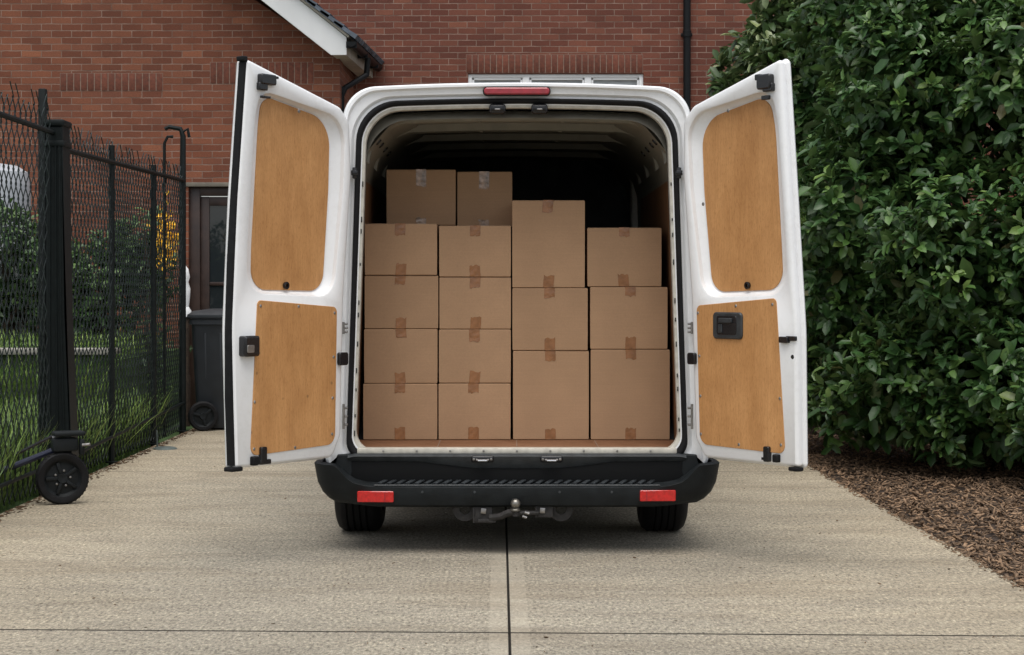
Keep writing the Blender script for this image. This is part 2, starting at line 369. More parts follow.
# driveway: concrete slabs with an expansion joint and a transverse joint
L0, L1 = G(0, 514), G(186, 431.5); R0, R1 = G(1024, 588), G(808, 465)
J0, J1 = G(510, 655), G(506.5, 530); C0, C1 = G(0, 629.5), G(1024, 636)
def lerpY(a, b, Y): t = (Y-a.y)/(b.y-a.y); return a.x+(b.x-a.x)*t
Yc = lambda x: C0.y+(C1.y-C0.y)*(x-C0.x)/(C1.x-C0.x)
xl = lambda Y: lerpY(L0, L1, Y); xr = lambda Y: lerpY(R0, R1, Y); xj = lambda Y: lerpY(J0, J1, Y)
bmd = B()
def fpoly(pts, mi, dz=0):
    f = bmd.faces.new([bmd.verts.new(Vector((p[0], p[1], dz))) for p in pts]); f.material_index = mi
gap = .003; bw = .075
def region(xa, xb, ya, yb, sides):
    # xa(Y), xb(Y): bounds; ya(x), yb(x): bounds. sides: which edges carry a smooth band
    def c(xf, yf):
        y = 8.0; x = 0
        for _ in range(6): x = xf(y); y = yf(x)
        return (x, y)
    xs = [(xa, 0)]; ia = (lambda Y: xa(Y)+bw) if 'l' in sides else xa; ib = (lambda Y: xb(Y)-bw) if 'r' in sides else xb
    ja = (lambda x: ya(x)+bw*1.0) if 'f' in sides else ya; jb = (lambda x: yb(x)-bw*1.0) if 'b' in sides else yb
    X = [xa]+([ia] if 'l' in sides else [])+([ib] if 'r' in sides else [])+[xb]
    Yf = [ya]+([ja] if 'f' in sides else [])+([jb] if 'b' in sides else [])+[yb]
    for i in range(len(X)-1):
        for j in range(len(Yf)-1):
            sm = (i == 0 and 'l' in sides) or (i == len(X)-2 and 'r' in sides)
            q = [c(X[i], Yf[j]), c(X[i+1], Yf[j]), c(X[i+1], Yf[j+1]), c(X[i], Yf[j+1])]
            fpoly(q, 1 if sm else 0)
    # walls of the slab, with a tiny chamfer
    o = [c(xa, ya), c(xb, ya), c(xb, yb), c(xa, yb)]
    for k in range(4):
        p, q = o[k], o[(k+1) % 4]
        cen = Vector(((o[0][0]+o[2][0])/2, (o[0][1]+o[2][1])/2))
        e = (Vector(q)-Vector(p)).normalized(); nrm = Vector((e.y, -e.x))*.003
        t = [Vector((p[0], p[1], 0)), Vector((q[0], q[1], 0)), Vector((q[0]+nrm.x, q[1]+nrm.y, -.004)), Vector((p[0]+nrm.x, p[1]+nrm.y, -.004))]
        f = bmd.faces.new([bmd.verts.new(v) for v in t]); f.material_index = 2
        t = [t[3], t[2], Vector((t[2].x, t[2].y, -.07)), Vector((t[3].x, t[3].y, -.07))]
        f = bmd.faces.new([bmd.verts.new(v) for v in t]); f.material_index = 2
jl = lambda Y: xj(Y)-gap-.003; jr = lambda Y: xj(Y)+gap+.003
cf = lambda x: Yc(x)-.011; cb = lambda x: Yc(x)+.011
near = lambda x: -3.0; far1 = lambda x: 13.2-.006; far1b = lambda x: 13.2+.006; far = lambda x: 19.55
region(xl, jl, near, cf, 'r'); region(jr, xr, near, cf, 'l')
region(xl, jl, cb, far1, 'r'); region(jr, xr, cb, far1, 'l')
region(xl, jl, far1b, far, 'r'); region(jr, xr, far1b, far, 'l')
d = obj('driveway', bmd, [M['conc'], M['concs'], M['joint']], None, 20); tag(d, kind='structure')
quad_sheet('driveway_bed', [(xl(-3)+.02, -2.98, 0), (xr(-3)-.02, -2.98, 0), (xr(19.5)-.02, 19.5, 0), (xl(19.5)+.02, 19.5, 0)], M['joint'], z=-.022)
# mulch bed
quad_sheet('mulch_bed', [(xr(3)-.01, 3, 0), (12, 3, 0), (12, 21, 0), (xr(21)-.01, 21, 0)], M['mulchb'], z=-.035)

def islands_mesh(name, co, faces_quads, m, parent=None, smooth=False, tris=None):
    me = bpy.data.meshes.new(name); nv = len(co)
    fq = faces_quads.reshape(-1, 4) if faces_quads is not None else np.zeros((0, 4), int)
    ft = tris.reshape(-1, 3) if tris is not None else np.zeros((0, 3), int)
    me.vertices.add(nv); me.vertices.foreach_set('co', co.astype(np.float32).ravel())
    nl = fq.size+ft.size; me.loops.add(nl); me.loops.foreach_set('vertex_index', np.concatenate([fq.ravel(), ft.ravel()]).astype(np.int32))
    np_ = len(fq)+len(ft); me.polygons.add(np_)
    ls = np.concatenate([np.arange(len(fq))*4, fq.size+np.arange(len(ft))*3]).astype(np.int32)
    me.polygons.foreach_set('loop_start', ls)
    me.update(calc_edges=True); me.validate()
    if smooth: me.polygons.foreach_set('use_smooth', [True]*len(me.polygons))
    return link_mesh(name, me, m, parent)
def rot_frames(d, up):
    d = d/np.linalg.norm(d, axis=1, keepdims=True); s = np.cross(d, up); s /= np.maximum(np.linalg.norm(s, axis=1, keepdims=True), 1e-6); n = np.cross(s, d)
    return d, s, n
def leaves(name, pos, d, up, ln, wr, m, parent=None, curl=.18):
    """pos base (N,3); each leaf: 8 verts, folded along the midrib and curved"""
    N_ = len(pos); d, s, n = rot_frames(d, up); ln = ln[:, None]; w = ln*wr
    fold = (w*.28)
    t1, t2 = .32, .76
    c = lambda t: pos+d*ln*t-n*ln*curl*t*t
    V = np.stack([pos, c(t1)-s*w*.5+n*fold, c(t1), c(t1)+s*w*.5+n*fold, c(t2)-s*w*.47+n*fold*.8, c(t2), c(t2)+s*w*.47+n*fold*.8, c(1.0)], 1)
    base = (np.arange(N_)*8)[:, None]
    q = np.concatenate([base+np.array([[1, 2, 5, 4]]), base+np.array([[2, 3, 6, 5]])], 1)
    t = np.concatenate([base+np.array([[0, 2, 1]]), base+np.array([[0, 3, 2]]), base+np.array([[4, 5, 7]]), base+np.array([[5, 6, 7]])], 1)
    return islands_mesh(name, V.reshape(-1, 3), q, m, parent, True, t)
def chips(name, pos, ln, w, h, m, tilt=.35):
    N_ = len(pos); a = rng.uniform(0, 2*PI, N_); el = rng.normal(0, tilt, N_)
    d = np.stack([np.cos(a)*np.cos(el), np.sin(a)*np.cos(el), np.sin(el)], 1); up = np.stack([rng.normal(0, .4, N_), rng.normal(0, .4, N_), np.ones(N_)], 1)
    d, s, n = rot_frames(d, up); V = []
    for sx in (-1, 1):
        for sy in (-1, 1):
            for sz in (-1, 1):
                k = rng.uniform(.6, 1.1, N_)[:, None]
                V.append(pos+d*(ln[:, None]*.5*sx*k)+s*(w[:, None]*.5*sy*k)+n*(h[:, None]*.5*sz))
    V = np.stack(V, 1); b = (np.arange(N_)*8)[:, None]
    q = np.concatenate([b+np.array([f]) for f in ([0, 1, 3, 2], [4, 6, 7, 5], [0, 4, 5, 1], [2, 3, 7, 6], [0, 2, 6, 4], [1, 5, 7, 3])], 1)
    return islands_mesh(name, V.reshape(-1, 3), q, m)
# bark mulch: chips where the camera sees them, denser near
n = 42000
Y = rng.uniform(0, 1, n)**1.35*9.5+7.6; u = rng.uniform(0, 1, n)**1.1
X = np.array([xr(y) for y in Y])+.01+u*(5.2)
Z = -.03+rng.uniform(0, .03, n)+.012*np.sin(X*3.1)*np.cos(Y*2.3)+np.minimum(.03, u*.06)
tag(chips('bark_mulch', np.stack([X, Y, Z], 1), rng.uniform(.018, .075, n), rng.uniform(.007, .020, n), rng.uniform(.002, .006, n), M['chip']), kind='stuff')
# grit and dry crumbs on the concrete
n = 500
Y = rng.uniform(0, 1, n)**1.5*10+6.3; X = rng.uniform(-3.0, 3.0, n); X = np.clip(X, -2.95, None); k = X < np.array([xr(y) for y in Y])+.1; X, Y = X[k], Y[k]; n = len(X)
sz = np.where(rng.uniform(size=n) < .12, 2.6, 1.0)
tag(chips('grit', np.stack([X, Y, np.full(n, .003)], 1), rng.uniform(.003, .009, n)*sz, rng.uniform(.002, .006, n)*sz, rng.uniform(.001, .003, n), M['litter'], .1), kind='stuff')
# bark crumbs spilling over the driveway edge
n = 420
Y = rng.uniform(7.6, 14, n); X = np.array([xr(y) for y in Y])-np.abs(rng.normal(0, .022, n))
tag(chips('bark_crumbs', np.stack([X, Y, np.full(n, .004)], 1), rng.uniform(.008, .03, n), rng.uniform(.004, .01, n), rng.uniform(.002, .004, n), M['chip'], .1), kind='stuff')

n = 700
Y = rng.uniform(9.5, 19, n); X = np.array([xl(y) for y in Y])+np.abs(rng.normal(0, .05, n))+.01
tag(chips('edge_litter', np.stack([X, Y, np.full(n, .004)], 1), rng.uniform(.01, .04, n), rng.uniform(.004, .015, n), rng.uniform(.001, .004, n), M['litter'], .1), kind='stuff')
# ------------------------------------------------------------------ garden beyond the fence (left)
quad_sheet('lawn', [(-30, 5, 0), (xl(5)-.03, 5, 0), (xl(19.4)-.03, 19.4, 0), (-30, 19.4, 0)], M['lawn'], z=-.06)
bm = B(); box2(bm, (-14, 15.6, -.06), (-3.62, 19.55, .72)); tag(obj('raised_lawn', bm, M['lawn'], None, None), kind='structure')
bm = B(); box2(bm, (-14, 15.40, -.06), (-3.52, 15.6, .80), .01, 1); box2(bm, (-14, 15.32, .80), (-3.46, 15.64, .855), .012)
tag(obj('garden_wall', bm, [M['stone'], M['lawn']], None), 'low pale stone garden wall seen through the wire fence', 'wall')
def grass(name, n, xa, xb, ya, yb, z, h0, h1, w=.006, lean=.35, m=None):
    X = rng.uniform(0, 1, n)*(xb-xa)+xa; Y = rng.uniform(ya, yb, n); P = np.stack([X, Y, np.full(n, z)], 1)
    a = rng.uniform(0, 2*PI, n); ls = np.abs(rng.normal(0, lean, n)); d = np.stack([np.cos(a)*ls, np.sin(a)*ls, np.ones(n)], 1)
    up = np.stack([-np.sin(a), np.cos(a), np.zeros(n)], 1)+rng.normal(0, .2, (n, 3)); up = np.cross(d, up)
    H = rng.uniform(h0, h1, n)
    return tag(leaves(name, P, d, up, H, (w/H)[:, None]*1.0, m or M['blade'], None, .25), kind='stuff')
grass('long_grass', 17000, -4.4, -3.22, 9.2, 16.2, -.06, .15, .62, .011, .2)
grass('wall_grass', 2500, -7.0, -3.6, 15.0, 15.36, -.06, .5, .95, .012, .12)
grass('lawn_grass', 14000, -7.0, -3.6, 9.5, 15.4, -.06, .06, .2, .010, .4)
grass('raised_grass', 12000, -7.5, -3.6, 15.7, 18.6, .72, .05, .3, .012, .4)

def shrub(name, base, lobes, ncl, m, label, cat, llen=(.075, .13), wr=.42, nl=(6, 10), stems=5, inner=0, zmin=.12, group=None, young=None):
    """lobes [(cx,cy,cz,r)] in world; clusters of leaves at branch tips on bumpy lobes"""
    root = thing(name, base, label, cat, group)
    lob = np.array(lobes, float); wts = lob[:, 3]**2; wts /= wts.sum()
    idx = rng.choice(len(lob), ncl, p=wts); v = rng.normal(size=(ncl, 3)); v[:, 1] -= .35; v[:, 2] += .25
    v /= np.linalg.norm(v, axis=1, keepdims=True); rad = lob[idx, 3]*(1-np.abs(rng.normal(0, .16, ncl)))
    P = lob[idx, :3]+v*rad[:, None]
    # drop clusters buried deep in other lobes
    D = np.linalg.norm(P[:, None, :]-lob[None, :, :3], axis=2)/lob[None, :, 3]; keep = (D.min(1) > .66) & (P[:, 2] > zmin+rng.uniform(0, .2, ncl))
    P, v = P[keep], v[keep]; ncl = len(P)
    ax = v+rng.normal(0, .35, v.shape); ax[:, 2] += .55; ax /= np.linalg.norm(ax, axis=1, keepdims=True)
    k = rng.integers(nl[0], nl[1]+1, ncl); ci = np.repeat(np.arange(ncl), k); n = len(ci)
    ph = rng.uniform(0, 2*PI, n); A = ax[ci]; t1 = np.cross(A, [0.3, .2, 1.0]); t1 /= np.linalg.norm(t1, axis=1, keepdims=True); t2 = np.cross(A, t1)
    rd = t1*np.cos(ph)[:, None]+t2*np.sin(ph)[:, None]; sp = rng.uniform(.35, 1.5, n)
    d = A*np.cos(sp)[:, None]+rd*np.sin(sp)[:, None]; d[:, 2] -= .12
    up = A+np.array([0, 0, .5]); size = rng.uniform(.6, 1.3, ncl)[ci]
    pos = P[ci]-A*rng.uniform(0, .10, n)[:, None]+d*.01
    ln = rng.uniform(llen[0], llen[1], n)*size
    if inner:
        i2 = rng.choice(len(lob), inner, p=wts); v2 = rng.normal(size=(inner, 3)); v2 /= np.linalg.norm(v2, axis=1, keepdims=True)
        p2 = lob[i2, :3]+v2*(lob[i2, 3]*rng.uniform(.3, .85, inner))[:, None]; ok = p2[:, 2] > zmin+.1; p2 = p2[ok]; q = len(p2)
        pos = np.concatenate([pos, p2]); d = np.concatenate([d, rng.normal(size=(q, 3))+np.array([0, -.3, -.1])]); up = np.concatenate([up, np.tile([0., -.5, 1.], (q, 1))+rng.normal(0, .3, (q, 3))]); ln = np.concatenate([ln, rng.uniform(llen[1], llen[1]*1.5, q)])
    if young:
        yc = rng.uniform(size=ncl) < .22; ym = np.zeros(len(pos), bool); ym[:n] = yc[ci]
        leaves('young_foliage', pos[ym], d[ym], up[ym], ln[ym]*.9, wr, young, root); k_ = ~ym; leaves('foliage', pos[k_], d[k_], up[k_], ln[k_], wr, m, root)
    else: leaves('foliage', pos, d, up, ln, wr, m, root)
    bm = B(); b = Vector(base)
    for i in range(stems):
        l = lob[rng.integers(len(lob))]; tgt = Vector(l[:3]); s0 = b+Vector((rng.uniform(-.25, .25), rng.uniform(-.2, .2), -.03))
        mid = s0.lerp(tgt, .5)+Vector((rng.uniform(-.15, .15), rng.uniform(-.15, .15), .15))
        tube(bm, [s0, s0.lerp(mid, .5)+Vector((rng.uniform(-.05, .05), 0, .05)), mid, mid.lerp(tgt, .6), tgt], [.045, .038, .028, .02, .01], 6)
    for l in lob:
        c = Vector(l[:3]); hub = b.lerp(c, .6); hub.z = max(hub.z, c.z-.5)
        for _ in range(4):
            e = c+Vector(rng.normal(size=3)).normalized()*l[3]*.8
            if e.z > zmin: tube(bm, [hub, hub.lerp(e, .5)+Vector((0, 0, .05)), e], [.018, .011, .004], 5, False)
    obj('stem', bm, M['bark'], root)
    return root
def lobes_on(c, r, n, lr, back=True):
    out = []
    for _ in range(n):
        v = rng.normal(size=3); v /= np.linalg.norm(v)
        if v[1] > .35 and back: v[1] *= -1
        q = rng.uniform(.55, .95)
        out.append((c[0]+v[0]*r[0]*q, c[1]+v[1]*r[1]*q, c[2]+v[2]*r[2]*q, rng.uniform(*lr)))
    return out
# the big evergreen hedge right of the driveway
lb = lobes_on((4.4, 14.4, 2.4), (2.1, 2.1, 2.4), 170, (.20, .50))
lb = [l for l in lb if l[0]-l[3] > 1.95 or l[2] > 2.6]
lb += [(2.55, 14.9, z, .45) for z in (.6, 1.1, 1.6, 2.1, 2.6, 3.1)]+[(2.9, 14.4, z, .45) for z in (.5, 1.0, 1.5, 2.0, 2.5)]+[(3.1, 15.6, z, .6) for z in (.6, 1.4, 2.2)]
lb += [(2.75, 13.6, .5, .42), (3.3, 12.9, .45, .42), (3.8, 12.5, .42, .42), (4.3, 12.0, .45, .45), (4.1, 11.7, .5, .35), (3.7, 12.0, .5, .32), (4.9, 12.0, .5, .5), (3.6, 13.6, .5, .6), (4.5, 13.2, .5, .6), (3.0, 13.2, .75, .5), (3.6, 12.6, .75, .55), (4.1, 12.3, .8, .5), (2.75, 14.0, 1.3, .6), (2.7, 13.7, 2.1, .6), (3.3, 12.9, 1.7, .7), (4.0, 12.4, 1.7, .65), (3.1, 13.4, 2.9, .7), (3.8, 12.9, 3.0, .7), (4.6, 12.4, 1.2, .6), (2.9, 14.2, 3.6, .7)]
shrub('evergreen_shrub', (4.2, 14.4, -.03), lb, 14500, M['leaf'], 'large dense dark green broadleaf shrub filling the right side above the mulch', 'shrub', llen=(.070, .125), wr=.48, stems=12, inner=19000, zmin=.06, young=M['leafy'])
lb = lobes_on((3.2, 16.6, 3.4), (.95, 1.0, 1.5), 26, (.3, .5)) + [(2.15, 15.9, 3.35, .30), (2.15, 16.1, 3.0, .24), (1.95, 15.6, 3.15, .13), (2.3, 15.5, 3.6, .28), (2.55, 15.7, 4.1, .40), (2.3, 14.9, 3.3, .25), (2.5, 15.7, 4.5, .5)]
shrub('pale_leaved_shrub', (3.0, 16.7, -.03), lb, 3200, M['leaf2'], 'taller paler leaved bush reaching over the right van door in front of the brick wall', 'shrub', llen=(.08, .14), stems=8, inner=1800, zmin=.8)
# background greenery far right so the wall stays hidden
# garden shrubs beyond the fence
for (x, y, zc, r, nn, lab) in [(-4.1, 17.6, 1.45, .55, 700, 'dark garden bush beyond the fence, right of the thick black post'), (-5.0, 17.9, 1.5, .62, 800, 'wide dark garden bush beyond the fence, behind the thick black post'), (-5.7, 16.6, 1.45, .5, 600, 'dark garden bush beyond the fence at the left picture edge')]:
    lb = lobes_on((x, y, zc), (r, r*.8, r*.9), 16, (.2, .38), False)
    shrub('garden_bush', (x, y, .72), lb, nn, M['leaf3'], lab, 'bush', llen=(.05, .1), stems=4, inner=700, zmin=.75, group='dark bushes beyond the fence')
# yellow flowering plant near the house
pf = thing('flowering_plant', (-3.62, 17.6, 0), 'tall plant with yellow and orange flowers behind the end of the fence', 'plant')
n = 420; P = np.stack([rng.normal(-3.6, .10, n), rng.normal(17.6, .14, n), rng.uniform(.1, 2.2, n)], 1)
leaves('foliage', P, rng.normal(size=(n, 3))+np.array([0, -.3, .2]), np.tile([0., -.4, 1.], (n, 1)), rng.uniform(.06, .13, n), .3, M['leaf3'], pf)
n = 260; P = np.stack([rng.normal(-3.40, .055, n), rng.normal(17.4, .08, n), rng.normal(1.88, .14, n)], 1)
leaves('flower_heads', P, rng.normal(size=(n, 3)), np.tile([0., -.9, .5], (n, 1))+rng.normal(0, .4, (n, 3)), rng.uniform(.03, .06, n), .75, M['petal'], pf)['kind'] = 'stuff'
bm = B()
for i in range(7): tube(bm, [(-3.62+rng.uniform(-.05, .05), 17.6, -.05), (-3.6+rng.uniform(-.1, .1), 17.55, 1.1), (-3.53+rng.uniform(-.1, .1), 17.45, 1.95)], .006, 5)
obj('stem', bm, M['bark'], pf)
# pale tank
bm = B(); lathe(bm, (-5.42, 18.6, .72), (0, 0, 1), [(0, 0), (.33, 0), (.34, .05), (.34, 1.75), (.335, 1.78), (.31, 1.9), (.2, 1.97), (.0, 2.0)], 32)
tag(obj('storage_tank', bm, M['pale'], None), 'pale grey rounded tank behind the wire fence at the left edge', 'tank')

# ------------------------------------------------------------------ house
house = thing('brick_house', (0, 20, 0), 'red brick house with a white bargeboard behind the van', 'house')
YL, YR = 19.6, 21.4
bm = B()
cxl = -1.885
# left wing front wall with door opening, built of blocks; gable top
dx0, dx1, dz1 = -3.58, -2.32, 2.53
def wbox(a, b, mi): box2(bm, a, b, 0, mi)
wbox((-14, YL, -.1), (dx0, YL+.3, dz1), 1); wbox((dx1, YL, -.1), (cxl, YL+.3, dz1), 1); wbox((-14, YL, dz1), (cxl, YL+.3, 3.99), 1)
# gable triangle above the eaves line
sl = .66
t = bmesh.new(); q = [t.verts.new(p) for p in [(cxl, YL, 3.99), (-14, YL, 3.99), (-14, YL, 9.0), (-9.0, YL, 3.99+(cxl+9.0)*-1*-sl+0)]]
q[3].co = Vector((-8.0, YL, 3.99+(6.115)*sl)); q[2].co = Vector((-14, YL, 3.99))
t.free()
tri = [(cxl, 3.99), (-8.0, 3.99+6.115*sl), (-14.1, 3.99)]
fr = [bm.verts.new((x, YL, z)) for x, z in tri]; bk = [bm.verts.new((x, YL+.3, z)) for x, z in tri]
for f in (fr, bk[::-1]): bm.faces.new(f).material_index = 1
for i in range(3): bm.faces.new((fr[i], fr[(i+1) % 3], bk[(i+1) % 3], bk[i])).material_index = 1
wbox((cxl-.3, YL+.3, -.1), (cxl, YR, 3.99), 1)
# right wing wall with window opening
wx0, wx1, wz0, wz1 = W(468, 0, YR).x, W(643.5, 0, YR).x, 2.5, W(0, 73.5, YR).z
wbox((cxl-.3, YR, -.1), (wx0, YR+.3, 3.95), 0); wbox((-14, YR, 3.95), (wx0, YR+.3, 8.0), 0); wbox((wx1, YR, -.1), (14, YR+.3, 8.0), 0); wbox((wx0, YR, -.1), (wx1, YR+.3, wz0), 0); wbox((wx0, YR, wz1), (wx1, YR+.3, 8.0), 0)
obj('wall', bm, [M['brick'], M['brick2']], house, None, merge=False)
def soldier(name, x0, x1, z0, z1, Y, jitter=.0):
    bm = B(); n = max(1, round((x1-x0)/.075)); w = (x1-x0)/n
    for i in range(n):
        box2(bm, (x0+i*w+.005, Y-.005+random.uniform(-.001, .001), z0+.004), (x0+(i+1)*w-.005, Y+.02, z1-.004), .003)
    box2(bm, (x0, Y-.0015, z0), (x1, Y+.02, z1), 0, 1)
    return obj(name, bm, [M['soldier'], M['mortar']], house, 30)
soldier('lintel', W(466, 0, YR).x, W(643, 0, YR).x, W(0, 73, YR).z, W(0, 54.5, YR).z, YR)
soldier('lintel', W(210, 0, YL).x, W(314, 0, YL).x, W(0, 84, YL).z, W(0, 62, YL).z, YL)
soldier('lintel', W(60, 0, YL).x, W(163, 0, YL).x, W(0, 91, YL).z, W(0, 73, YL).z, YL)
# window (right wing)
bm = B(); fw = .048
box2(bm, (wx0, YR+.03, wz1-fw), (wx1, YR+.11, wz1-.004), .006); box2(bm, (wx0, YR+.03, wz0+.004), (wx1, YR+.11, wz0+fw), .006)
for x in (wx0, wx1-fw): box2(bm, (x, YR+.028, wz0), (x+fw, YR+.112, wz1-.006), .006)
m1, m2 = W(526, 0, YR).x, W(588, 0, YR).x
for x in (m1, m2): box2(bm, (x-.04, YR+.031, wz0+fw-.01), (x+.04, YR+.108, wz1-fw+.01), .005)
win = obj('window', bm, M['upvc'], house)
xs = [wx0+fw, m1-.04, m1+.04, m2-.04, m2+.04, wx1-fw]
for i in range(3):
    bm = B(); a, b_ = xs[2*i], xs[2*i+1]; z1 = wz1-fw; z0 = wz0+fw
    for p, q in (((a, z1-.028), (b_, z1)), ((a, z0), (b_, z0+.045)), ((a, z0), (a+.03, z1)), ((b_-.03, z0), (b_, z1))): box2(bm, (p[0]+.001, YR+.04, p[1]), (q[0]-.001, YR+.10, q[1]-.001), .005)
    obj('sash', bm, M['upvc'], win)
    bm = B(); box2(bm, (a+.02, YR+.07, z0+.04), (b_-.02, YR+.076, z1-.02)); obj('pane', bm, M['glass2'], win, None)
# brown door in left wing
bm = B(); zt = dz1
box2(bm, (dx0+.002, YL+.05, 0), (dx0+.12, YL+.16, zt-.002), .006); box2(bm, (dx1-.12, YL+.05, 0), (dx1-.002, YL+.16, zt-.002), .006); box2(bm, (dx0+.12, YL+.052, zt-.10), (dx1-.12, YL+.158, zt-.003), .006)
box2(bm, (dx0+.62, YL+.054, 0), (dx0+.70, YL+.156, zt-.10), .006)
fr_ = obj('door', bm, M['brown'], house)
bm = B(); box2(bm, (dx0+.12, YL+.09, 0), (dx0+.22, YL+.14, zt-.11), .006); box2(bm, (dx0+.52, YL+.09, 0), (dx0+.615, YL+.14, zt-.11), .006); box2(bm, (dx0+.22, YL+.091, zt-.21), (dx0+.52, YL+.139, zt-.112), .006); box2(bm, (dx0+.22, YL+.091, 0), (dx0+.52, YL+.139, .95), .006)
box2(bm, (dx0+.22, YL+.092, 1.42), (dx0+.52, YL+.138, 1.46), .004)
obj('door_leaf', bm, M['brown'], fr_)
bm = B(); box2(bm, (dx0+.2, YL+.11, .9), (dx0+.53, YL+.118, zt-.2)); box2(bm, (dx0+.7, YL+.11, .02), (dx1-.11, YL+.118, zt-.09)); obj('pane', bm, M['glass'], fr_, None)
bm = B(); box2(bm, (dx0+.545, YL+.06, 1.25), (dx0+.575, YL+.092, 1.42), .006); box2(bm, (dx0+.50, YL+.045, 1.34), (dx0+.57, YL+.06, 1.36), .004); obj('handle', bm, M['metal'], fr_)
bm = B(); box2(bm, (dx0-.05, YL-.02, dz1-.002), (dx1+.05, YL+.1, dz1+.045), .004); obj('door_head', bm, M['stone2'], house)
# bargeboard, soffit box, roof slab, tiles
Yv = 19.25
P = lambda px, py, Y=Yv: W(px, py, Y)
# barge slope line
bx, bz0 = W(346, 0, Yv).x, W(0, 54, Yv).z
up_slope = (W(299, 0, Yv).z-W(346, 37, Yv).z)/(W(346, 0, Yv).x-W(299, 0, Yv).x)
def barge_poly(xa, top, bot): pass
tx, tz = W(346.5, 37, Yv).x, W(346.5, 37, Yv).z
lx, lz = W(331, 55, Yv).x, W(331, 55, Yv).z
far_x = -8.0
loop = [(tx, tz), (tx, lz), (lx, lz), (far_x, lz+(lx-far_x)*up_slope), (far_x, tz+(tx-far_x)*up_slope)]
bm = B(); plate(bm, loop, lambda u, v, t: Vector((u, Yv+t, v)), 0, .03, .003); obj('bargeboard', bm, M['barge'], house)
# eaves direction
E1 = W(380, 86, 22.0); ex = (E1.x-tx)/(22.0-Yv)
def ext(bm, loop, ya, yb, mi=0):
    A = [bm.verts.new((u, ya, v)) for u, v in loop]; Bq = [bm.verts.new((u+ex*(yb-ya), yb, v)) for u, v in loop]
    bm.faces.new(A).material_index = mi; bm.faces.new(Bq[::-1]).material_index = mi
    for i in range(len(loop)): bm.faces.new((A[i], A[(i+1) % len(loop)], Bq[(i+1) % len(loop)], Bq[i])).material_index = mi
bm = B(); ext(bm, [(tx-.005, lz+.004), (tx-.005, tz-.01), (lx-.25, tz+.05), (lx-.25, lz+.02+.25*up_slope), (lx+.01, lz+.004)], Yv+.031, 21.39); obj('soffit', bm, M['soffit'], house, None)
# roof deck
bm = B(); th = .05
dirv = Vector((-1, 0, up_slope)).normalized(); nv = Vector((up_slope, 0, 1)).normalized()
def rp(s, h): p = Vector((tx, 0, tz))+dirv*s+nv*h; return (p.x, p.z)
LEN = 7.7
ext(bm, [rp(-.02, .005), rp(-.02, .03), rp(LEN, .03), rp(LEN, .005)], Yv-.02, 26); obj('roof_mortar', bm, M['soffit'], house, None)
bm = B()
for r in range(40):
    s0 = -.10+r*.19
    for c in range(26 if r < 3 else 2):
        y0 = Yv-.06+c*.265+(0 if r % 2 else .0); k = random.uniform(-.006, .006)
        pts = []
        for (s, h) in ((s0+k, .040), (s0+k, .092), (s0+.30, .060), (s0+.30, .03)):
            x, z = rp(s, h); pts.append((x, z))
        yy = y0+.26
        A = [bm.verts.new((u+ex*(y0-Yv), y0, v)) for u, v in pts]; Bq = [bm.verts.new((u+ex*(yy-Yv), yy, v)) for u, v in pts]
        bm.faces.new(A); bm.faces.new(Bq[::-1])
        for i in range(4): bm.faces.new((A[i], A[(i+1) % 4], Bq[(i+1) % 4], Bq[i]))
        # rolled rib of the tile
        rr = .030; m_ = y0+.20
        rb = [Vector((*rp(s0+k-.004, .062), 0)), Vector((*rp(s0+.30, .045), 0))]
        tube(bm, [Vector((rb[0].x+ex*(m_-Yv), m_, rb[0].y)), Vector((rb[1].x+ex*(m_-Yv), m_, rb[1].y))], rr, 8)
bm2 = bm
obj('roof_tiles', bm2, M['tile'], house, 40)
bm = B(); ext(bm, [rp(.6, .032), rp(.6, .06), rp(LEN, .06), rp(LEN, .032)], Yv+.5, 26); ext(bm, [(far_x, lz+3.5), (far_x, 9.0), (-14, 4.5), (-14, 4.2)], Yv, 26); obj('roof', bm, M['tile'], house, None)
# gutter + downpipe
gc = (tx+.055, tz-.055)
bm = B(); gl = []
for k in range(9): a = PI+PI*k/8; gl.append((gc[0]+.056*math.cos(a), gc[1]+.056*math.sin(a)))
for k in range(9): a = 2*PI-PI*k/8; gl.append((gc[0]+.050*math.cos(a), gc[1]+.050*math.sin(a)+.001))
ext(bm, gl, Yv-.03, 21.39)
ext(bm, gl[:9], Yv-.034, Yv-.028)
for yy in (19.25, 20.1, 21.0): ext(bm, [(gc[0]-.06+ex*(yy-Yv), gc[1]+.006), (gc[0]-.06+ex*(yy-Yv), gc[1]-.064), (gc[0]+.06+ex*(yy-Yv), gc[1]-.064), (gc[0]+.06+ex*(yy-Yv), gc[1]+.006)], yy, yy+.05)
obj('gutter', bm, M['gutter'], house)
bm = B()
p0 = W(368, 58, 20.15); p1 = W(366.5, 75, 20.15); p2 = W(345, 88, 19.85); p3 = W(341.5, 96, 19.85)
tube(bm, [p0, p1], .034, 12); tube(bm, [p1+Vector((0, 0, .02)), p1, p2, p3, Vector((p3.x, p3.y, 0))], .034, 12)
for zz in (3.6, 2.0): lathe(bm, (p3.x, p3.y, zz), (0, 0, 1), [(.035, 0), (.043, .005), (.043, .07), (.035, .075)], 12)
obj('downpipe', bm, M['gutter'], house)
bm = B(); xd = W(687, 0, YR-.06).x
tube(bm, [(xd, YR-.06, 0), (xd, YR-.06, 8)], .045, 14)
for zz in (1.0, 3.0, 4.45, 6.5): lathe(bm, (xd, YR-.06, zz), (0, 0, 1), [(.045, 0), (.053, .005), (.053, .08), (.045, .085)], 14); box2(bm, (xd-.07, YR-.02, zz+.02), (xd+.07, YR-.002, zz+.06), .004)
obj('downpipe', bm, M['gutter'], house)
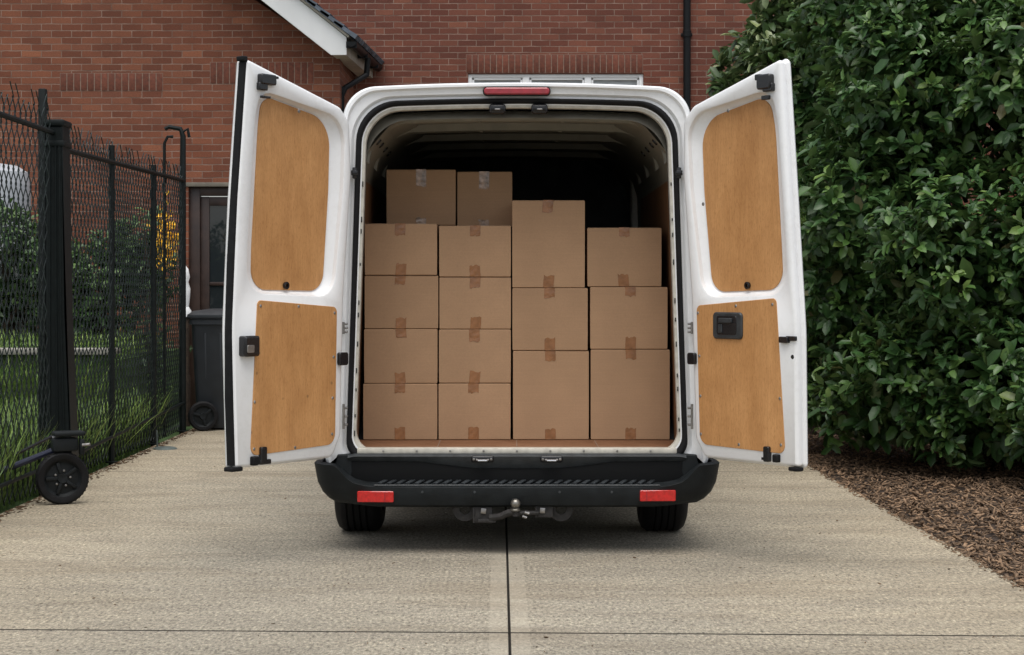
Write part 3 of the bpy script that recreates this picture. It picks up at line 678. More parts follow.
# small white ornament beside the brown door
bm = B(); oc = W(185.5, 311, 17.6); oc.z = 0
lathe(bm, oc, (0, 0, 1), [(0, 0), (.05, 0), (.05, .5), (.04, .52), (.04, 1.08), (.06, 1.10), (.06, 1.16), (.035, 1.2), (.045, 1.3), (.05, 1.38), (.03, 1.45), (.045, 1.50), (.03, 1.58), (0, 1.62)], 20)
for f in bm.faces:
    if max(v.co.z for v in f.verts) < 1.101: f.material_index = 1
tag(obj('garden_ornament', bm, [M['upvc'], M['bark']], None), 'small white tiered ornament between fence end and brown door', 'ornament')

# ------------------------------------------------------------------ fence
fen = thing('chain_link_fence', (-3.13, 13, 0), 'dark green chain-link fence with thin posts along the left driveway edge', 'fence')
xf = lambda Y: xl(Y)-.045
Y0f, Y1f, Yp = 8.6, 16.95, 12.15
def wires(name, ya, yb, z0, z1, d, r):
    Vs = []; Qs = []; cnt = 0
    nk = int((yb-ya)/d); nj = int((z1-z0)/d*.62)
    for k in range(nk):
        top = nj-rng.integers(0, 2)
        j = np.arange(top+1); y = ya+k*d+((j+k) % 2)*d*1.06+rng.normal(0, d*.035, len(j))+.012*np.sin(j*.35+k*.21); z = z0+j*(z1-z0)/nj+rng.normal(0, d*.03, len(j))
        x = np.array([xf(q) for q in y])+((j+k) % 2-.5)*.008+.018*np.sin(y*1.7+z*2.1)
        P = np.stack([x, y, z], 1); m_ = len(P)
        dd = np.gradient(P, axis=0); dd /= np.linalg.norm(dd, axis=1, keepdims=True)
        a = np.cross(dd, [1., 0, 0]); a /= np.linalg.norm(a, axis=1, keepdims=True); b = np.cross(dd, a)
        ring = np.stack([P+(a*math.cos(q)+b*math.sin(q))*r for q in (0, 2*PI/3, 4*PI/3)], 1); Vs.append(ring.reshape(-1, 3))
        i = np.arange(m_-1)[:, None]*3+cnt
        for s in range(3): Qs.append(np.concatenate([i+s, i+(s+1) % 3, i+3+(s+1) % 3, i+3+s], 1))
        cnt += m_*3
    return islands_mesh(name, np.concatenate(Vs), np.concatenate(Qs), M['wire'], fen)
wires('wire_mesh', Y0f, Yp-.1, .02, 2.70, .056, .0046)
wires('wire_mesh', Yp+.12, Y1f, .02, 2.56, .052, .0050)
def bar(name, pts, r, n=8): bm = B(); tube(bm, pts, r, n); return obj(name, bm, M['fence'], fen)
bar('rail', [(xf(y)+.02, y, 2.455) for y in (Y0f, Yp-.05)], .019)
bar('rail', [(xf(y)+.02, y, z) for y, z in ((Yp+.05, 2.36), (14, 2.385), (Y1f, 2.43))], .019)
bar('rail', [(xf(y)+.025, y, z) for y, z in ((Yp+.1, .17), (Y1f, .28))], .014)
bar('rail', [(xf(y)+.025, y, z) for y, z in ((Y0f, .15), (Yp-.1, .17))], .014)
for (y, h, r) in ((13.9, 2.52, .024), (15.55, 2.48, .026), (Y1f, 2.96, .034)):
    bm = B(); x = xf(y)+.01
    if h > 2.9:
        tube(bm, [(x, y, -.05), (x, y, 2.2), (x+.005, y, 2.86), (x-.02, y, 2.93), (x-.13, y, 2.95), (x-.17, y, 2.93)], [r, r, r*.8, r*.7, .02, .02], 8)
        tube(bm, [(x, y, 2.9), (x+.05, y, 2.93), (x+.065, y, 2.85)], .016, 6)
    else: tube(bm, [(x, y, -.05), (x, y, h)], r, 8)
    lathe(bm, (x, y, .001), (0, 0, 1), [(r, 0), (r+.03, 0), (r+.03, .008), (r, .01)], 12)
    obj('post', bm, M['fence'], fen)
bm = B(); x = xf(16.1); tube(bm, [(x, 16.1, .02), (x, 16.1, 2.72), (x+.03, 16.1, 2.78), (x+.08, 16.1, 2.78)], .014, 6); obj('post', bm, M['fence'], fen)
# thick post
gp = thing('gate_post', (xf(Yp), Yp, 0), 'thick black square post between the two fence sections', 'post')
bm = B(); xg = xf(Yp)
shp = [(xg-.03, -.05), (xg+.160, -.05), (xg+.150, .25), (xg+.108, 1.2), (xg+.085, 2.5), (xg-.03, 2.5)]
plate(bm, shp, lambda u, v, t: Vector((u, Yp-.10+t, v)), 0, .20, .008)
for a, b in ((.0, .0), (.04, .055), (.065, .10)): tube(bm, [(xg+a, Yp-.102, 2.36), (xg+a+(b-a)*.3, Yp-.102, 1.2), (xg+b, Yp-.102, .3), (xg+b+.01, Yp-.102, 0)], .008, 6)
obj('shaft', bm, M['fence'], gp, None)
bm = B(); box2(bm, (xg-.045, Yp-.115, 2.50), (xg+.10, Yp+.115, 2.545), .012); box2(bm, (xg-.04, Yp-.11, 2.36), (xg+.098, Yp+.11, 2.40), .006); obj('cap', bm, M['fence'], gp)
bm = B(); box2(bm, (xg-.085, Yp-.09, -.05), (xg-.033, Yp-.03, 2.76), .008); obj('slim_post', bm, M['fence'], gp)
# round iron plate on the concrete
pc = G(165, 449); bm = B(); lathe(bm, pc, (0, 0, 1), [(0, .02), (.03, .022), (.08, .018), (.10, .008), (.105, .0)], 24); tube(bm, [pc+Vector((-.07, .02, .01)), pc+Vector((-.075, .02, .16))], .008, 6)
tag(obj('foot_plate', bm, M['teal'], None), 'small round grey-green plate lying on the concrete beside the fence foot', 'plate')

# wheeled trolley by the post
wc = W(62, 479, 11.2); wc.z = .166
tr = thing('hand_trolley', (wc.x, wc.y, 0), 'black two-handled trolley on a solid wheel beside the thick fence post', 'trolley')
ax = Vector((.42, -.9, 0)).normalized()
whl = None
bm = B(); R_ = .166
lathe(bm, wc, ax, [(.118, -.03), (.13, -.036), (.155, -.036), (R_, -.022), (R_, .022), (.155, .036), (.13, .036), (.118, .03)], 40, close=True)
for k in range(36):
    a = 2*PI*k/36; s = ax.cross(Vector((0, 0, 1))).normalized(); dr = s*math.cos(a)+Vector((0, 0, 1))*math.sin(a)
    Rm = Matrix((dr, ax, dr.cross(ax))).transposed(); box(bm, wc+dr*(R_-.001), (.006, .05, .012), Rm)
whl = obj('wheel', bm, M['rubber'], tr)
bm = B(); lathe(bm, wc, ax, [(0, .022), (.03, .026), (.035, .012), (.10, .006), (.117, .02), (.119, .028), (.119, -.03), (0, -.03)], 32)
for k in range(5):
    a = 2*PI*k/5; s = ax.cross(Vector((0, 0, 1))).normalized(); dr = s*math.cos(a)+Vector((0, 0, 1))*math.sin(a); Rm = Matrix((dr, ax, dr.cross(ax))).transposed()
    box(bm, wc+dr*.068+ax*.014, (.075, .02, .022), Rm, .004)
obj('rim', bm, M['plastic'], whl)
for k in range(5):
    a = 2*PI*k/5+.5; s = ax.cross(Vector((0, 0, 1))).normalized(); dr = s*math.cos(a)+Vector((0, 0, 1))*math.sin(a); bm = B(); lathe(bm, wc+dr*.05+ax*.012, ax, [(0, .01), (.007, .008), (.008, 0)], 8); obj('bolt', bm, M['metal'], whl)
bm = B(); Rz = Matrix.Rotation(math.atan2(ax.y, ax.x)+PI/2, 3, 'Z')
box(bm, wc+Vector((.02, 0, .215))-ax*.02, (.16, .10, .085), Rz, .012); box(bm, wc+Vector((.045, 0, .285))-ax*.02, (.20, .12, .03), Rz, .012); box(bm, wc+Vector((.05, 0, .10))-ax*.065, (.05, .02, .30), Rz, .006); box(bm, wc+Vector((.13, 0, .2))-ax*.02, (.03, .05, .10), Rz, .006)
obj('housing', bm, M['plastic'], tr)
bm = B(); tube(bm, [wc+Vector((.0, .03, .20)), wc+Vector((-.2, .0, .12)), wc+Vector((-.5, -.12, .0))], .021, 10); obj('handle', bm, mat('navy_grip', (.012, .016, .04), .4), tr)
bm = B(); tube(bm, [wc+Vector((.06, .03, .29)), wc+Vector((-.06, .02, .27)), wc+Vector((-.3, .0, .15))], .010, 8); obj('handle', bm, M['blackgloss'], tr)
bm = B(); lathe(bm, wc+Vector((-.03, .0, .268)), (-1, 0, -.4), [(.0, -.03), (.014, -.03), (.014, .03), (0, .03)], 10); obj('clamp', bm, M['metal'], tr); bm = B(); lathe(bm, wc+Vector((.155, -.02, .215)), (1, 0, .1), [(.0, -.02), (.01, -.02), (.01, .03), (0, .03)], 10)
obj('clamp', bm, M['metal'], tr)

# wheelie bin
bp = W(222, 431, 17.1); bc = Vector((-2.80, 17.35, 0))
bn = thing('wheelie_bin', bc, 'dark grey wheelie bin standing behind the open left van door', 'bin')
def rr(hx, hy, r, n=5): return fillet([(-hx, -hy, r), (hx, -hy, r), (hx, hy, r), (-hx, hy, r)], True, n)
bm = B(); secs = [(.235, .24, .02, .04), (.245, .25, .06, .05), (.29, .31, 1.02, .05), (.292, .312, 1.03, .05), (.31, .33, 1.035, .05), (.31, .33, 1.085, .05), (.29, .31, 1.09, .05)]
R = loft(bm, [[Vector((bc.x+u, bc.y+v, z)) for u, v in rr(hx, hy, r)] for hx, hy, z, r in secs]); bm.faces.new(R[0][::-1]); bm.faces.new(R[-1])
for dx in (-.15, 0, .15): box(bm, (bc.x+dx, bc.y-.275, .55), (.02, .012, .8), Matrix.Rotation(math.radians(4), 3, 'X'), .004)
obj('body', bm, M['bin'], bn)
bm = B(); secs = [(.325, .345, 1.092, .05), (.33, .35, 1.105, .05), (.325, .345, 1.13, .05), (.28, .29, 1.165, .06), (.15, .15, 1.185, .06)]
R = loft(bm, [[Vector((bc.x+u, bc.y+v, z)) for u, v in rr(hx, hy, r)] for hx, hy, z, r in secs]); bm.faces.new(R[0][::-1]); bm.faces.new(R[-1])
tube(bm, [(bc.x-.3, bc.y+.38, 1.13), (bc.x+.3, bc.y+.38, 1.13)], .018, 8)
for dx in (-.26, .26): box(bm, (bc.x+dx, bc.y+.36, 1.12), (.04, .08, .04), None, .008)
obj('lid', bm, M['bin'], bn)
for dx in (-.16, .25):
    bm = B(); c = Vector((bc.x+dx, bc.y-.36, .145)); axb = Vector((.28, -.96, 0)).normalized() if dx < 0 else Vector((1, 0, 0))
    if dx > 0: c = Vector((bc.x+dx+.03, bc.y+.2, .145))
    lathe(bm, c, axb, [(.105, -.028), (.13, -.03), (.145, -.02), (.145, .02), (.13, .03), (.105, .028)], 32, close=True)
    w = obj('wheel', bm, M['rubber'], bn)
    bm = B(); lathe(bm, c, axb, [(0, .02), (.03, .022), (.035, .008), (.085, .004), (.105, .024), (.106, -.026), (0, -.026)], 24)
    for k in range(3):
        a = 2*PI*k/3+.3; s = axb.cross(Vector((0, 0, 1))).normalized(); dr = s*math.cos(a)+Vector((0, 0, 1))*math.sin(a); Rm = Matrix((dr, axb, dr.cross(axb))).transposed(); box(bm, c+dr*.06+axb*.012, (.08, .016, .024), Rm, .004)
    obj('rim', bm, M['plastic'], w)
bm = B(); tube(bm, [(bc.x-.2, bc.y-.33, .145), (bc.x-.1, bc.y-.22, .145)], .02, 8); obj('axle', bm, M['rust'], bn)

# ------------------------------------------------------------------ van
vx = .047
van = thing('white_van', (vx, 9.1, 0), 'white panel van seen from behind with both rear doors wide open', 'van')
Ya = 9.20
def contour(hwb, hwt, zb, zt, rt, rb, crown, n=10, side=6):
    """closed loop of (x rel, z), counter-clockwise, same count always"""
    base = [(-hwb, zb, rb), (hwb, zb, rb), (hwb*.985+hwt*.015, zb+(zt-zb)*.4, 0), (hwt, zt, rt), (-hwt, zt, rt), (-(hwb*.985+hwt*.015), zb+(zt-zb)*.4, 0)]
    out = []
    def arc(p, a, b, r):
        return fillet([(a[0], a[1], 0), (p[0], p[1], r), (b[0], b[1], 0)], False, n)[1:-1]
    bl, br, tr_, tl = (-hwb, zb), (hwb, zb), (hwt, zt), (-hwt, zt)
    A = arc(bl, tl, br, rb); Bc = arc(br, bl, tr_, rb); C = arc(tr_, br, tl, rt); D = arc(tl, tr_, bl, rt)
    def seg(p, q, k): return [(p[0]+(q[0]-p[0])*i/k, p[1]+(q[1]-p[1])*i/k) for i in range(1, k)]
    out += A+seg(A[-1], Bc[0], 8)+Bc+seg(Bc[-1], C[0], side)+C+seg(C[-1], D[0], 12)+D+seg(D[-1], A[0], side)
    res = []
    for x, z in out:
        if z > zt-rt*1.0: z += crown*max(0, 1-(x/hwt)**2)
        res.append((x, z))
    return res
def ring(c, Y): return [Vector((vx+x, Y, z)) for x, z in c]
# aperture (seal centre line) and outer contours
ap = lambda o: contour(.889-o, .828-o, .485+o, 2.345-o, .20-o*.5, .10, .022)
ou = lambda o, g=0: contour(1.0-o+g, .905-o+g*.3, .44, 2.43-o, .165, .05, .03)
bm = B()
rings = [ring(ap(.040), 9.25), ring(ap(.038), 9.212), ring(ap(.024), 9.205), ring(ap(-.022), 9.205), ring(ap(-.034), 9.188), ring(ou(.030), 9.185), ring(ou(.022), 9.165), ring(ou(.010), 9.165), ring(ou(.002), 9.178), ring(ou(0, .01), 9.205), ring(ou(0, .02), 9.30), ring(ou(0, .035), 9.8), ring(ou(0, .04), 11.5), ring(ou(0, .04), 13.3)]
# cab taper
rings += [ring(contour(1.03, .86, .44, 2.36, .2, .05, .03), 13.8), ring(contour(1.03, .80, .42, 2.1, .2, .05, .03), 14.1), ring(contour(1.0, .80, .40, 1.45, .2, .05, .02), 14.75), ring(contour(.96, .75, .38, 1.2, .2, .05, .02), 15.2), ring(contour(.85, .6, .36, .9, .15, .05, .01), 15.45)]
R = loft(bm, rings, mis=[1, 1]+[0]*(len(rings)-3)); bm.faces.new(R[-1])
body = obj('body', bm, [M['white'], M['flange']], van, 32)
# black door seal
bm = B(); prof = [(-.012, 9.207), (-.010, 9.190), (-.002, 9.183), (.010, 9.186), (.017, 9.197), (.018, 9.207)]
loft(bm, [ring(ap(o), y) for o, y in prof]); obj('door_seal', bm, M['rubber'], van, 50)
# little slots in the pale flange
for s in (-1, 1):
    for z in [.62, .70, .86, .93, 1.10, 1.22, 1.31, 1.52, 1.66, 1.74, 1.93]:
        f = (z-.485)/(2.345-.485); hw = .889+( .828-.889)*f-.031
        bm = B(); box(bm, (vx+s*hw, 9.206, z+random.uniform(-.02, .02)), (.006, .006, random.uniform(.014, .03)), None, .001); obj('flange_slot', bm, M['blackgloss'], van)

# interior
bm = B(); ic = lambda o, zf=.50: contour(.925-o, .862-o, zf, 2.335-o, .22, .02, .02)
Rr = loft(bm, [ring(ic(.075), 9.262), ring(ic(.03), 9.33), ring(ic(.035), 9.7), ring(ic(.045), 12.7)])
obj('lining', bm, M['cream'], van, 40)
def arch(bm, o0, o1, y0, y1, zmin=1.95):
    a = [p for p in ic(o0)]; b = [p for p in ic(o1)]
    idx = [i for i in range(len(a)) if a[i][1] > zmin]
    # keep contiguous top run
    A = [[Vector((vx+a[i][0], y, a[i][1])) for i in idx] for y in (y0, y1)]; Bq = [[Vector((vx+b[i][0], y, b[i][1])) for i in idx] for y in (y0+.012, y1-.012)]
    loft(bm, [A[0], Bq[0], Bq[1], A[1]], closed=False)
for (y0, y1, o) in ((9.40, 9.50, .075), (9.95, 10.08, .075), (10.6, 10.73, .075), (11.25, 11.38, .075), (11.9, 12.0, .075)):
    bm = B(); arch(bm, .036, o, y0, y1)
    for x in (-.5, -.2, .25, .55): lathe(bm, (vx+x, (y0+y1)/2, 2.345-o), (0, 0, -1), [(0, -.002), (.012, -.003), (.014, -.008)], 10, 0)
    obj('roof_rib', bm, M['cream'], van, 30)
# longitudinal cant rails in the upper corners with oval holes
for s in (-1, 1):
    bm = B()
    pts = fillet([(.855, 1.93, 0), (.80, 2.10, .05), (.68, 2.24, .05), (.56, 2.30, 0)], False, 4)
    loft(bm, [[Vector((vx+s*x, y, z)) for x, z in pts] for y in (9.30, 12.68)], closed=False)
    obj('cant_rail', bm, M['cream'], van, 40)
    for y in (9.40, 9.60, 9.9, 10.2): 
        bm = B(); lathe(bm, (vx+s*.742, y, 2.165), (-s*.75, 0, -.66), [(0, .006), (.018, .006), (.020, 0)], 12); obj('rail_hole', bm, M['blackgloss'], van)
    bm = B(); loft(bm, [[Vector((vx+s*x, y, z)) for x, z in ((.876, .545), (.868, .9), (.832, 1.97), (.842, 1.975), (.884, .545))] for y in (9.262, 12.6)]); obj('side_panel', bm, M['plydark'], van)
    bm = B(); box2(bm, (vx+s*.79, 11.9, 1.0), (vx+s*.868, 11.98, 2.2), .02); obj('pillar', bm, M['flange'], van)
bm = B(); box2(bm, (vx-.89, 9.245, .50), (vx+.89, 12.68, .54), .004)
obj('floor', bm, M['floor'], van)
for x in (-.84+.42, .0, .43): bm = B(); box(bm, (vx+x, 9.45, .5405), (.004, .42, .003)); obj('floor_joint', bm, M['mortar'], van)
bm = B(); box2(bm, (vx-.87, 12.62, .54), (vx+.87, 12.66, 2.31), .003)
for x in (-.5, -.17, .17, .5): box2(bm, (vx+x-.05, 12.59, .6), (vx+x+.05, 12.625, 1.6), .012)
box2(bm, (vx-.75, 12.58, 1.66), (vx+.75, 12.622, 1.72), .012)
obj('bulkhead', bm, M['bulk'], van)
# latch sockets at the aperture top
for px in (497.5, 539.5):
    bm = B(); c = W(px, 109, 9.19); box(bm, c, (.088, .04, .052), None, .016, 4); box(bm, c+Vector((0, -.02, .003)), (.062, .012, .030), None, .008, 3); sk = obj('latch_socket', bm, M['blackgloss'], van)
    bm = B(); box(bm, c+Vector((0, -.028, -.004)), (.03, .008, .008), None, .003); obj('striker', bm, M['metal'], sk)
# high-level brake light
bm = B(); a = W(484, 94.5, 9.155); b = W(549.5, 87.5, 9.155)
lp = fillet([(a.x, a.z, .015), (b.x, a.z, .015), (b.x, b.z, .017), (a.x, b.z, .017)], True, 6); 
plate(bm, lp, lambda u, v, t: Vector((u, 9.148+t, v)), 0, .03, .006); obj('brake_light', bm, M['redlamp'], van, 40)
bm = B(); lp2 = inset(lp, -.006); plate(bm, lp2, lambda u, v, t: Vector((u, 9.158+t, v)), 0, .02, .002); obj('brake_light_base', bm, M['rubber'], van, 40)
# pale sill strip
bm = B(); box2(bm, (vx-.838, 9.165, .512), (vx+.838, 9.245, .541), .006); obj('sill_strip', bm, M['flange'], van)
for k in range(9): bm = B(); lathe(bm, (vx-.7+k*.175, 9.163, .527), (0, -1, 0), [(0, .004), (.005, .003), (.006, 0)], 8); obj('sill_rivet', bm, M['metal'], van)
# black plastic sill below it
bm = B(); nx = 48; rg = []
for i in range(nx+1):
    x = -.885+1.77*i/nx; c = abs(x)/.915
    zl = .43+.030*min(1, max(0, (c-.25)/.3))**1.2+.01*c
    tp = .513 if c < .93 else .513-(c-.93)*.2
    rg.append([Vector((vx+x, y, z)) for y, z in ((9.235, tp), (9.15, tp), (9.135, tp-.012), (9.15, zl+.012), (9.165, zl), (9.26, zl-.002))])
Rr = loft(bm, rg, closed=False); obj('sill_cover', bm, M['plastic2'], van, 40)
for px in (482.5, 551.5):
    bm = B(); c = W(px, 459, 9.135); c.y = 9.135; box(bm, c, (.118, .02, .034), None, .012, 3); sk = obj('latch_recess', bm, M['blackgloss'], van)
    bm = B(); tube(bm, [c+Vector((-.03, -.008, -.003)), c+Vector((-.022, -.02, -.006)), c+Vector((.022, -.02, -.006)), c+Vector((.03, -.008, -.003))], .0055, 8); obj('striker', bm, M['bright'], sk)
    for dx in (-.045, .045): bm = B(); lathe(bm, c+Vector((dx, -.01, .0)), (0, -1, 0), [(0, .004), (.006, .003), (.007, 0)], 10); obj('screw', bm, M['metal'], sk)
# well between sill and step, its recess shade put into the plastic colour
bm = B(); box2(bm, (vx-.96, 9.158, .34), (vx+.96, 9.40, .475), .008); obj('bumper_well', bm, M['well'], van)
# bumper: section swept along plan path
path = fillet([(-1.064, 9.95, 0), (-1.066, 9.09, .13), (-.55, 9.050, 1.5), (.55, 9.050, 1.5), (1.066, 9.09, .13), (1.064, 9.95, 0)], False, 14)
fine = []
for i in range(len(path)-1):
    p, q = Vector(path[i]), Vector(path[i+1]); k = max(1, int((q-p).length/.03))
    for j in range(k): fine.append(p.lerp(q, j/k))
fine.append(Vector(path[-1]))
rimpts = [(.0, .352), (.66, .353), (.76, .356), (.84, .372), (.89, .400), (.925, .445), (.935, .485), (.95, .505), (1.0, .505)]
def interp(x, P):
    for (a, b), (c, d) in zip(P, P[1:]):
        if x <= c: return b+(d-b)*(x-a)/(c-a)
    return P[-1][1]
bm = B(); rg = []
for i, p in enumerate(fine):
    dv = (fine[min(i+1, len(fine)-1)]-fine[max(i-1, 0)]).normalized(); nin = Vector((-dv.y, dv.x))
    ax_ = abs(p.x); c = max(0, min(1, (ax_-.70)/.28))
    zr = interp(ax_, [(0, .352), (.66, .354), (.78, .358), (.85, .374), (.90, .410), (.93, .455), (.96, .466), (1.08, .470)])
    if p.y > 9.3: zr = .47
    cc = c*c*(3-2*c)
    secp = [(.12+.06*cc, .238+.012*cc), (.045+.075*cc, .242+.012*cc), (.018+.062*cc, .256+.020*cc), (.004+.040*cc, .292+.02*cc), (.018*cc, .325+.04*cc), (0, zr-.006), (.006, zr-.002), (.016, zr), (.03, zr-.003)]
    # tread sheet behind, shrinks into the corner
    tw = .17*(1-cc)+.03
    secp += [(.03+.01, zr+.001), (tw, zr+.022*(1-cc)+.0), (tw+.005, zr+.0*cc-.12)]
    rg.append([Vector((vx+p.x+nin.x*o, p.y+nin.y*o, z)) for o, z in secp])
loft(bm, rg, closed=False); bump = obj('bumper', bm, M['plastic'], van, 38)
# corner horns of the bumper rising round the aperture
for s in (-1, 1):
    bm = B()
    loop = [(s*.875, .36), (s*.90, .38), (s*.925, .43), (s*1.02, .462), (s*.955, .465), (s*.94, .508), (s*.865, .512), (s*.86, .42)]
    loop = fillet([(x, z, .006) for x, z in loop], True, 3)
    plate(bm, loop, lambda u, v, t: Vector((vx+u, 9.155+t, v)), 0, .10, .006); obj('bumper_horn', bm, M['plastic'], van, 40)
bm = B()
for i in range(30):
    x = -.70+1.40*i/29
    if abs(x) < .02: continue
    Rm = Matrix.Rotation(math.radians(32 if i % 2 else -32), 3, 'Z') @ Matrix.Identity(3)
    box(bm, (vx+x, 9.135, .3685), (.022, .075, .010), Matrix.Rotation(math.radians(9), 3, 'X') @ Matrix.Rotation(math.radians(-25), 3, 'Z'), .003)
tube(bm, [(vx-.74, 9.068, .358), (vx+.74, 9.068, .358)], .004, 6)
obj('step_tread', bm, M['plastic2'], van)
for (x0, x1, y0, y1) in ((357, 393.5, 491.5, 502.5), (640, 676, 490.5, 501.5)):
    a = W(x0, y1, 9.05); b = W(x1, y0, 9.05); cx_ = (a.x+b.x)/2-vx; yb = 9.05+(.02 if abs(cx_) > .5 else 0)
    lp = fillet([(a.x, a.z, .006), (b.x, a.z, .006), (b.x, b.z, .006), (a.x, b.z, .006)], True, 3)
    sl_ = .035*(1 if cx_ > 0 else -1)
    bm = B(); plate(bm, lp, lambda u, v, t: Vector((u, 9.046+t+abs(u-vx-0)*.05-.025, v)), 0, .03, .003); rf = obj('reflector', bm, M['red'], van)
    bm = B(); e = .010
    xx = a.x+.03 if cx_ < 0 else b.x-.03
    xm = b.x-.045 if cx_ < 0 else a.x+.035
    box(bm, (xm, 9.019+abs(xm-vx)*.05, (a.z+b.z)/2), (.0035, .006, abs(b.z-a.z)*.9)); obj('lens_seam', bm, M['redlamp'], rf)
for x in (-.49, .49, -.22, .22): bm = B(); lathe(bm, (vx+x, 9.052, .325), (0, -1, 0), [(0, .003), (.006, .003), (.008, 0)], 10); obj('sensor', bm, M['plastic2'], van)
# wheels
def wheel(cx_, cy, w, vis):
    bm = B(); c = Vector((cx_, cy, .342)); hw = w/2; Rt = .342
    pr = [(.215, -hw+.015), (.23, -hw), (.29, -hw-.004), (.32, -hw+.008), (Rt-.006, -hw+.03)]
    xs_ = [-hw+.035]; g = 5; step = (w-.07)/g
    for k in range(g):
        a = -hw+.035+k*step; pr += [(Rt, a+.004), (Rt, a+step-.008)]
        if k < g-1: pr += [(Rt-.010, a+step-.005), (Rt-.010, a+step+.001)]
    pr += [(Rt-.006, hw-.03), (.32, hw-.008), (.29, hw+.004), (.23, hw), (.215, hw-.015)]
    lathe(bm, c, (1, 0, 0), pr, 56, close=True); w_ = obj('wheel', bm, M['rubber'], van, 40)
    bm = B(); lathe(bm, c, (1, 0, 0), [(.216, -hw+.014), (.20, -hw+.03), (.19, 0), (.05, .02), (.05, .02), (.19, .03), (.20, hw-.03), (.216, hw-.014)], 32); obj('rim', bm, M['metal'], w_)
for s in (-1, 1):
    wheel(vx-.028+s*.856, 9.98, .250, True); wheel(vx-.08+s*.856, 13.75, .22, False)
    # arch ring on the flank
    for yy in (9.98, 13.75):
        bm = B(); pts = [Vector((vx+s*1.032, yy+.40*math.cos(a), .36+.40*math.sin(a))) for a in [PI*k/16 for k in range(17)]]
        f = [bm.verts.new(p) for p in pts]; g_ = [bm.verts.new(p-Vector((s*.06, 0, 0))) for p in pts]; bm.faces.new(f); bm.faces.new(g_[::-1])
        for k in range(17): bm.faces.new((f[k], f[(k+1) % 17], g_[(k+1) % 17], g_[k]))
        obj('wheel_arch', bm, M['rubber'], van)
    # tail lamp on the corner (behind the open door)
    bm = B(); box2(bm, (vx+s*.99, 9.20, 1.0), (vx+s*1.022, 9.32, 1.5), .02); obj('tail_light', bm, M['red'], van)
# underbody: beam axle, tank, silencer, spare
bm = B(); tube(bm, [(vx-.75, 9.98, .33), (vx+.75, 9.98, .33)], .05, 10); lathe(bm, (vx, 9.98, .33), (1, 0, 0), [(0, -.14), (.1, -.12), (.14, 0), (.1, .12), (0, .14)], 20); obj('axle', bm, M['rust'], van)
bm = B(); lathe(bm, (vx-.05, 9.6, .40), (0, 0, -1), [(0, -.06), (.30, -.06), (.34, -.02), (.34, .06), (.28, .12), (.15, .12), (0, .1)], 32); obj('spare_wheel', bm, M['rubber'], van)
bm = B(); box2(bm, (vx-.66, 10.3, .26), (vx-.2, 12.8, .5), .04); box2(bm, (vx+.15, 10.4, .24), (vx+.62, 13.0, .5), .04); box2(bm, (vx-.68, 9.35, .27), (vx+.68, 15, .47), .01); obj('underbody', bm, M['rubber'], van)  # wide pan lowered to block light and deepen the shade under the van
bm = B(); tube(bm, [(vx+.48, 10.4, .28), (vx+.50, 9.7, .30), (vx+.55, 9.35, .29)], .03, 10); obj('exhaust', bm, M['rust'], van)
# tow bar
tb = B(); cy_ = 9.09
box2(tb, (vx-.62, 9.22, .235), (vx+.62, 9.28, .30), .006)
for px0, px1, py0, py1 in ((473.5, 492.5, 507, 523), (536, 553, 506, 517.5)):
    a = W(px0, py1, cy_); b = W(px1, py0, cy_); box2(tb, (a.x, cy_, a.z), (b.x, cy_+.14, b.z), .004)
    box2(tb, (a.x-.004, cy_-.006, a.z-.0), (a.x+.006, cy_+.14, b.z+.0), .002); 
a = W(478, 522.5, cy_-.01); b = W(492, 519, cy_-.01); box2(tb, (a.x, cy_-.02, a.z), (b.x+.02, cy_+.02, b.z), .003)
tow = obj('tow_bar', tb, M['rust'], van)
bm = B(); pts = [W(490, 517.5, 9.085), W(500, 516.5, 9.07), W(508, 513, 9.05), W(515.5, 511.5, 9.04)]; tube(bm, pts, .021, 10, flat=.9); tube(bm, [W(515.5, 516, 9.04), W(515.5, 507.5, 9.04)], .019, 14); tube(bm, [W(518, 513, 9.05), W(524, 513, 9.06), W(530, 513, 9.07), W(538, 513, 9.09)], .012, 8); obj('tow_arm', bm, M['rust'], tow)
bm = B(); c = W(515.5, 503.6, 9.035); bmesh.ops.create_uvsphere(bm, u_segments=24, v_segments=16, radius=.026, matrix=Matrix.Translation(c)); lathe(bm, c, (0, 0, -1), [(.012, .02), (.022, .026), (.026, .03), (.026, .036), (.018, .04)], 20); obj('tow_ball', bm, mat('greased_steel', (.22, .21, .19), .35, metal=.85, noise=.3, nscale=60), tow)
bm = B()
for px, py in ((483.5, 511), (542.5, 510.5)): bm = B(); c = W(px, py, cy_-.004); box(bm, c, (.028, .012, .028), Matrix.Rotation(.1, 3, 'Y'), .003); lathe(bm, c, (0, -1, 0), [(0, .016), (.008, .015), (.009, .004)], 6); obj('bolt', bm, M['metal'], tow)
for px, py in ((527, 513), (524.5, 517)): bm = B(); c = W(px, py, 9.05); lathe(bm, c, (1, 0, -.3), [(0, -.012), (.008, -.012), (.008, .012), (0, .012)], 8); obj('bolt', bm, M['metal'], tow)
for px, s in ((465, -1), (561, 1)):
    bm = B(); c = W(px, 509, 9.13); lathe(bm, c, (0, -1, 0), [(.028, 0), (.062, 0), (.064, .004), (.062, .008), (.028, .008), (.026, .004)], 28, close=True); obj('socket_plate', bm, M['rust'], tow)

